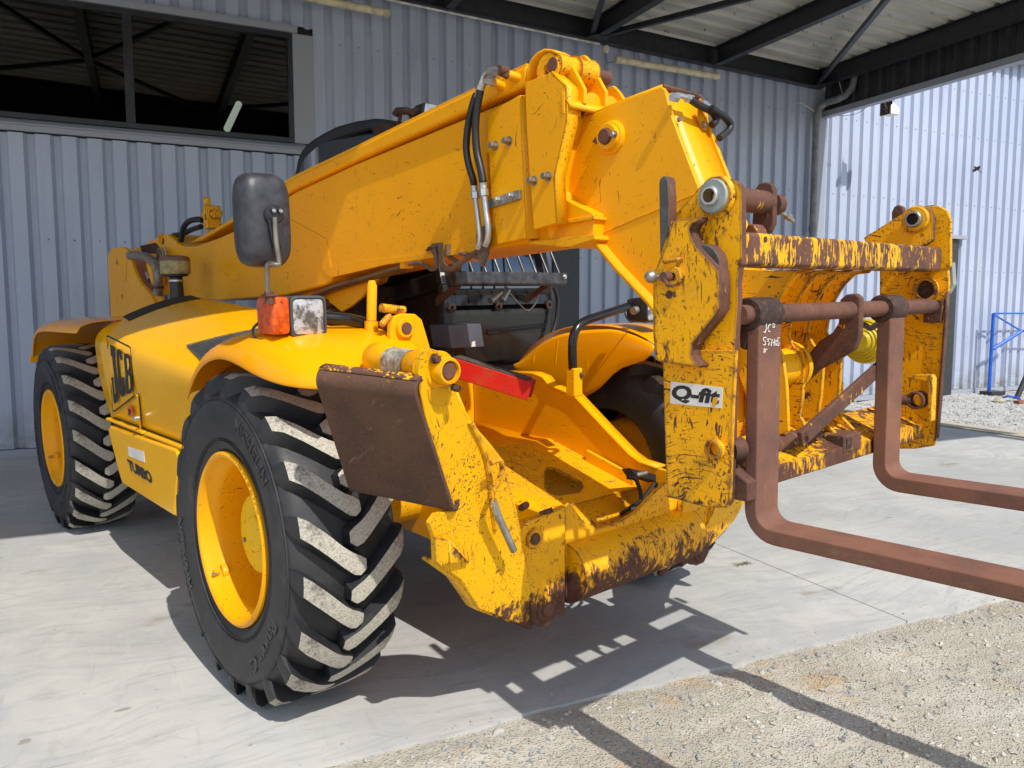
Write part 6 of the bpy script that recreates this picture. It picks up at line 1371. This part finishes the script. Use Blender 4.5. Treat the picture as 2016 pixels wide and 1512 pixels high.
# wing mirror
mr = empty('wing_mirror', (0, 0, 0)); mr.parent = root
A, B_ = pf(474, 331, .40), pf(584, 526, .40); c = V((.34, (A.y+B_.y)/2, (A.z+B_.z)/2)); mw_, mh_ = (B_.y-A.y)/2, (A.z-B_.z)/2
roundbox('shell', c, mw_, mh_, [(-.035, .93), (-.03, .985), (-.01, 1.0), (.02, .985), (.042, .93), (.055, .82), (.062, .60), (.064, .3)], M['mirror'], mr, 4.2, 48, 60)
roundbox('mirror_glass', c, mw_*.93, mh_*.94, [(-.037, 1.0), (-.036, 1.0)], simple('mirror_silver', (.7, .7, .7), .03, 1.0, 0), mr, 4.2)
p = pf(539, 424, .405); mb = MB(); mb.lathe([(.036, 0), (.036, .012), (.030, .022), (.022, .030), (0, .032)], p+FX*-.010, FX, 24); mb.lathe([(.010, 0), (.009, .012), (0, .014)], p+V((.018, -.012, .014)), FX, 10); mb.lathe([(.010, 0), (.009, .012), (0, .014)], p+V((.018, .012, .014)), FX, 10); build(mb, 'swivel', M['black'], parent=mr)
for dy_ in (-.012, .012): bolt(p+V((.028, dy_, .012)), FX, .005, mr, M['zinc'], .004)
mb = MB(); mb.prism([p+V((.0, -.030, .0)), p+V((.0, .030, .0)), p+V((-.0, .018, -.10)), p+V((.0, -.012, -.11))], FX*.014); build(mb, 'swivel_skirt', M['black'], parent=mr, bevel=.004)
pipe('mirror_arm', [pf(x, y, f) for x, y, f in ((541, 428, .43), (543, 470, .43), (549, 512, .43), (548, 521, .43), (538, 520, .42), (530, 519, .40), (526, 524, .39), (526, 545, .38), (529, 590, .36))], .0085, M['bolt'], mr, 12)
p = pf(530, 581, .36); mb = MB(); mb.tube([p+V((0, 0, .012)), p-V((0, 0, .03))], .016, 12); mb.box((p.x-.02, p.y-.02, p.z-.004), (p.x+.02, p.y+.02, p.z+.004)); build(mb, 'arm_clamp', M['rust'], parent=mr)
# air pre-cleaner and intake elbow on the pod
ac = empty('air_precleaner', (0, 0, 0)); ac.parent = root
c = ps(345, 524, .85); 
mb = MB(); mb.lathe([(0, .075), (.07, .074), (.098, .066), (.106, .050), (.106, .035)], c, ZX, 36); build(mb, 'cap', simple('faded_red_cap', (.17, .085, .06), .5, 0, .3, .1), parent=ac)
mb = MB(); mb.lathe([(.104, .0345), (.105, -.045), (.098, -.058), (.07, -.062)], c, ZX, 36); build(mb, 'bowl', simple('yellowed_bowl', (.36, .30, .14), .25, 0, .4), parent=ac)
mb = MB(); mb.lathe([(.085, -.058), (.088, -.072), (.05, -.078), (.045, -.085), (.048, -.21), (.048, -.26)], c, ZX, 28); build(mb, 'neck', M['black'], parent=ac)
mb = MB(); mb.lathe([(.050, -.10), (.053, -.10), (.053, -.112), (.050, -.112)], c, ZX, 28, closed=True); build(mb, 'clip', M['zinc'], parent=ac)
pipe('intake_elbow', [ps(x, y, .88) for x, y in ((256, 503), (276, 504), (292, 508), (304, 518), (310, 535), (311, 560), (311, 582))], .036, simple('weathered_alloy', (.25, .21, .17), .5, .3, .4, .2, 20), ac, 18)
mb = MB(); p = ps(311, 566, .88); mb.lathe([(.037, -.01), (.043, -.01), (.043, .01), (.037, .01)], p, ZX, 24, closed=True); build(mb, 'hose_clip', M['rust'], parent=ac)
rod('yellow_strut', ps(300, 520, 1.0), ps(312, 560, 1.0), .05, M['boom'], ac); rod('strut_rod', ps(292, 538, 1.0), ps(298, 552, 1.0), .03, M['zinc'], ac)
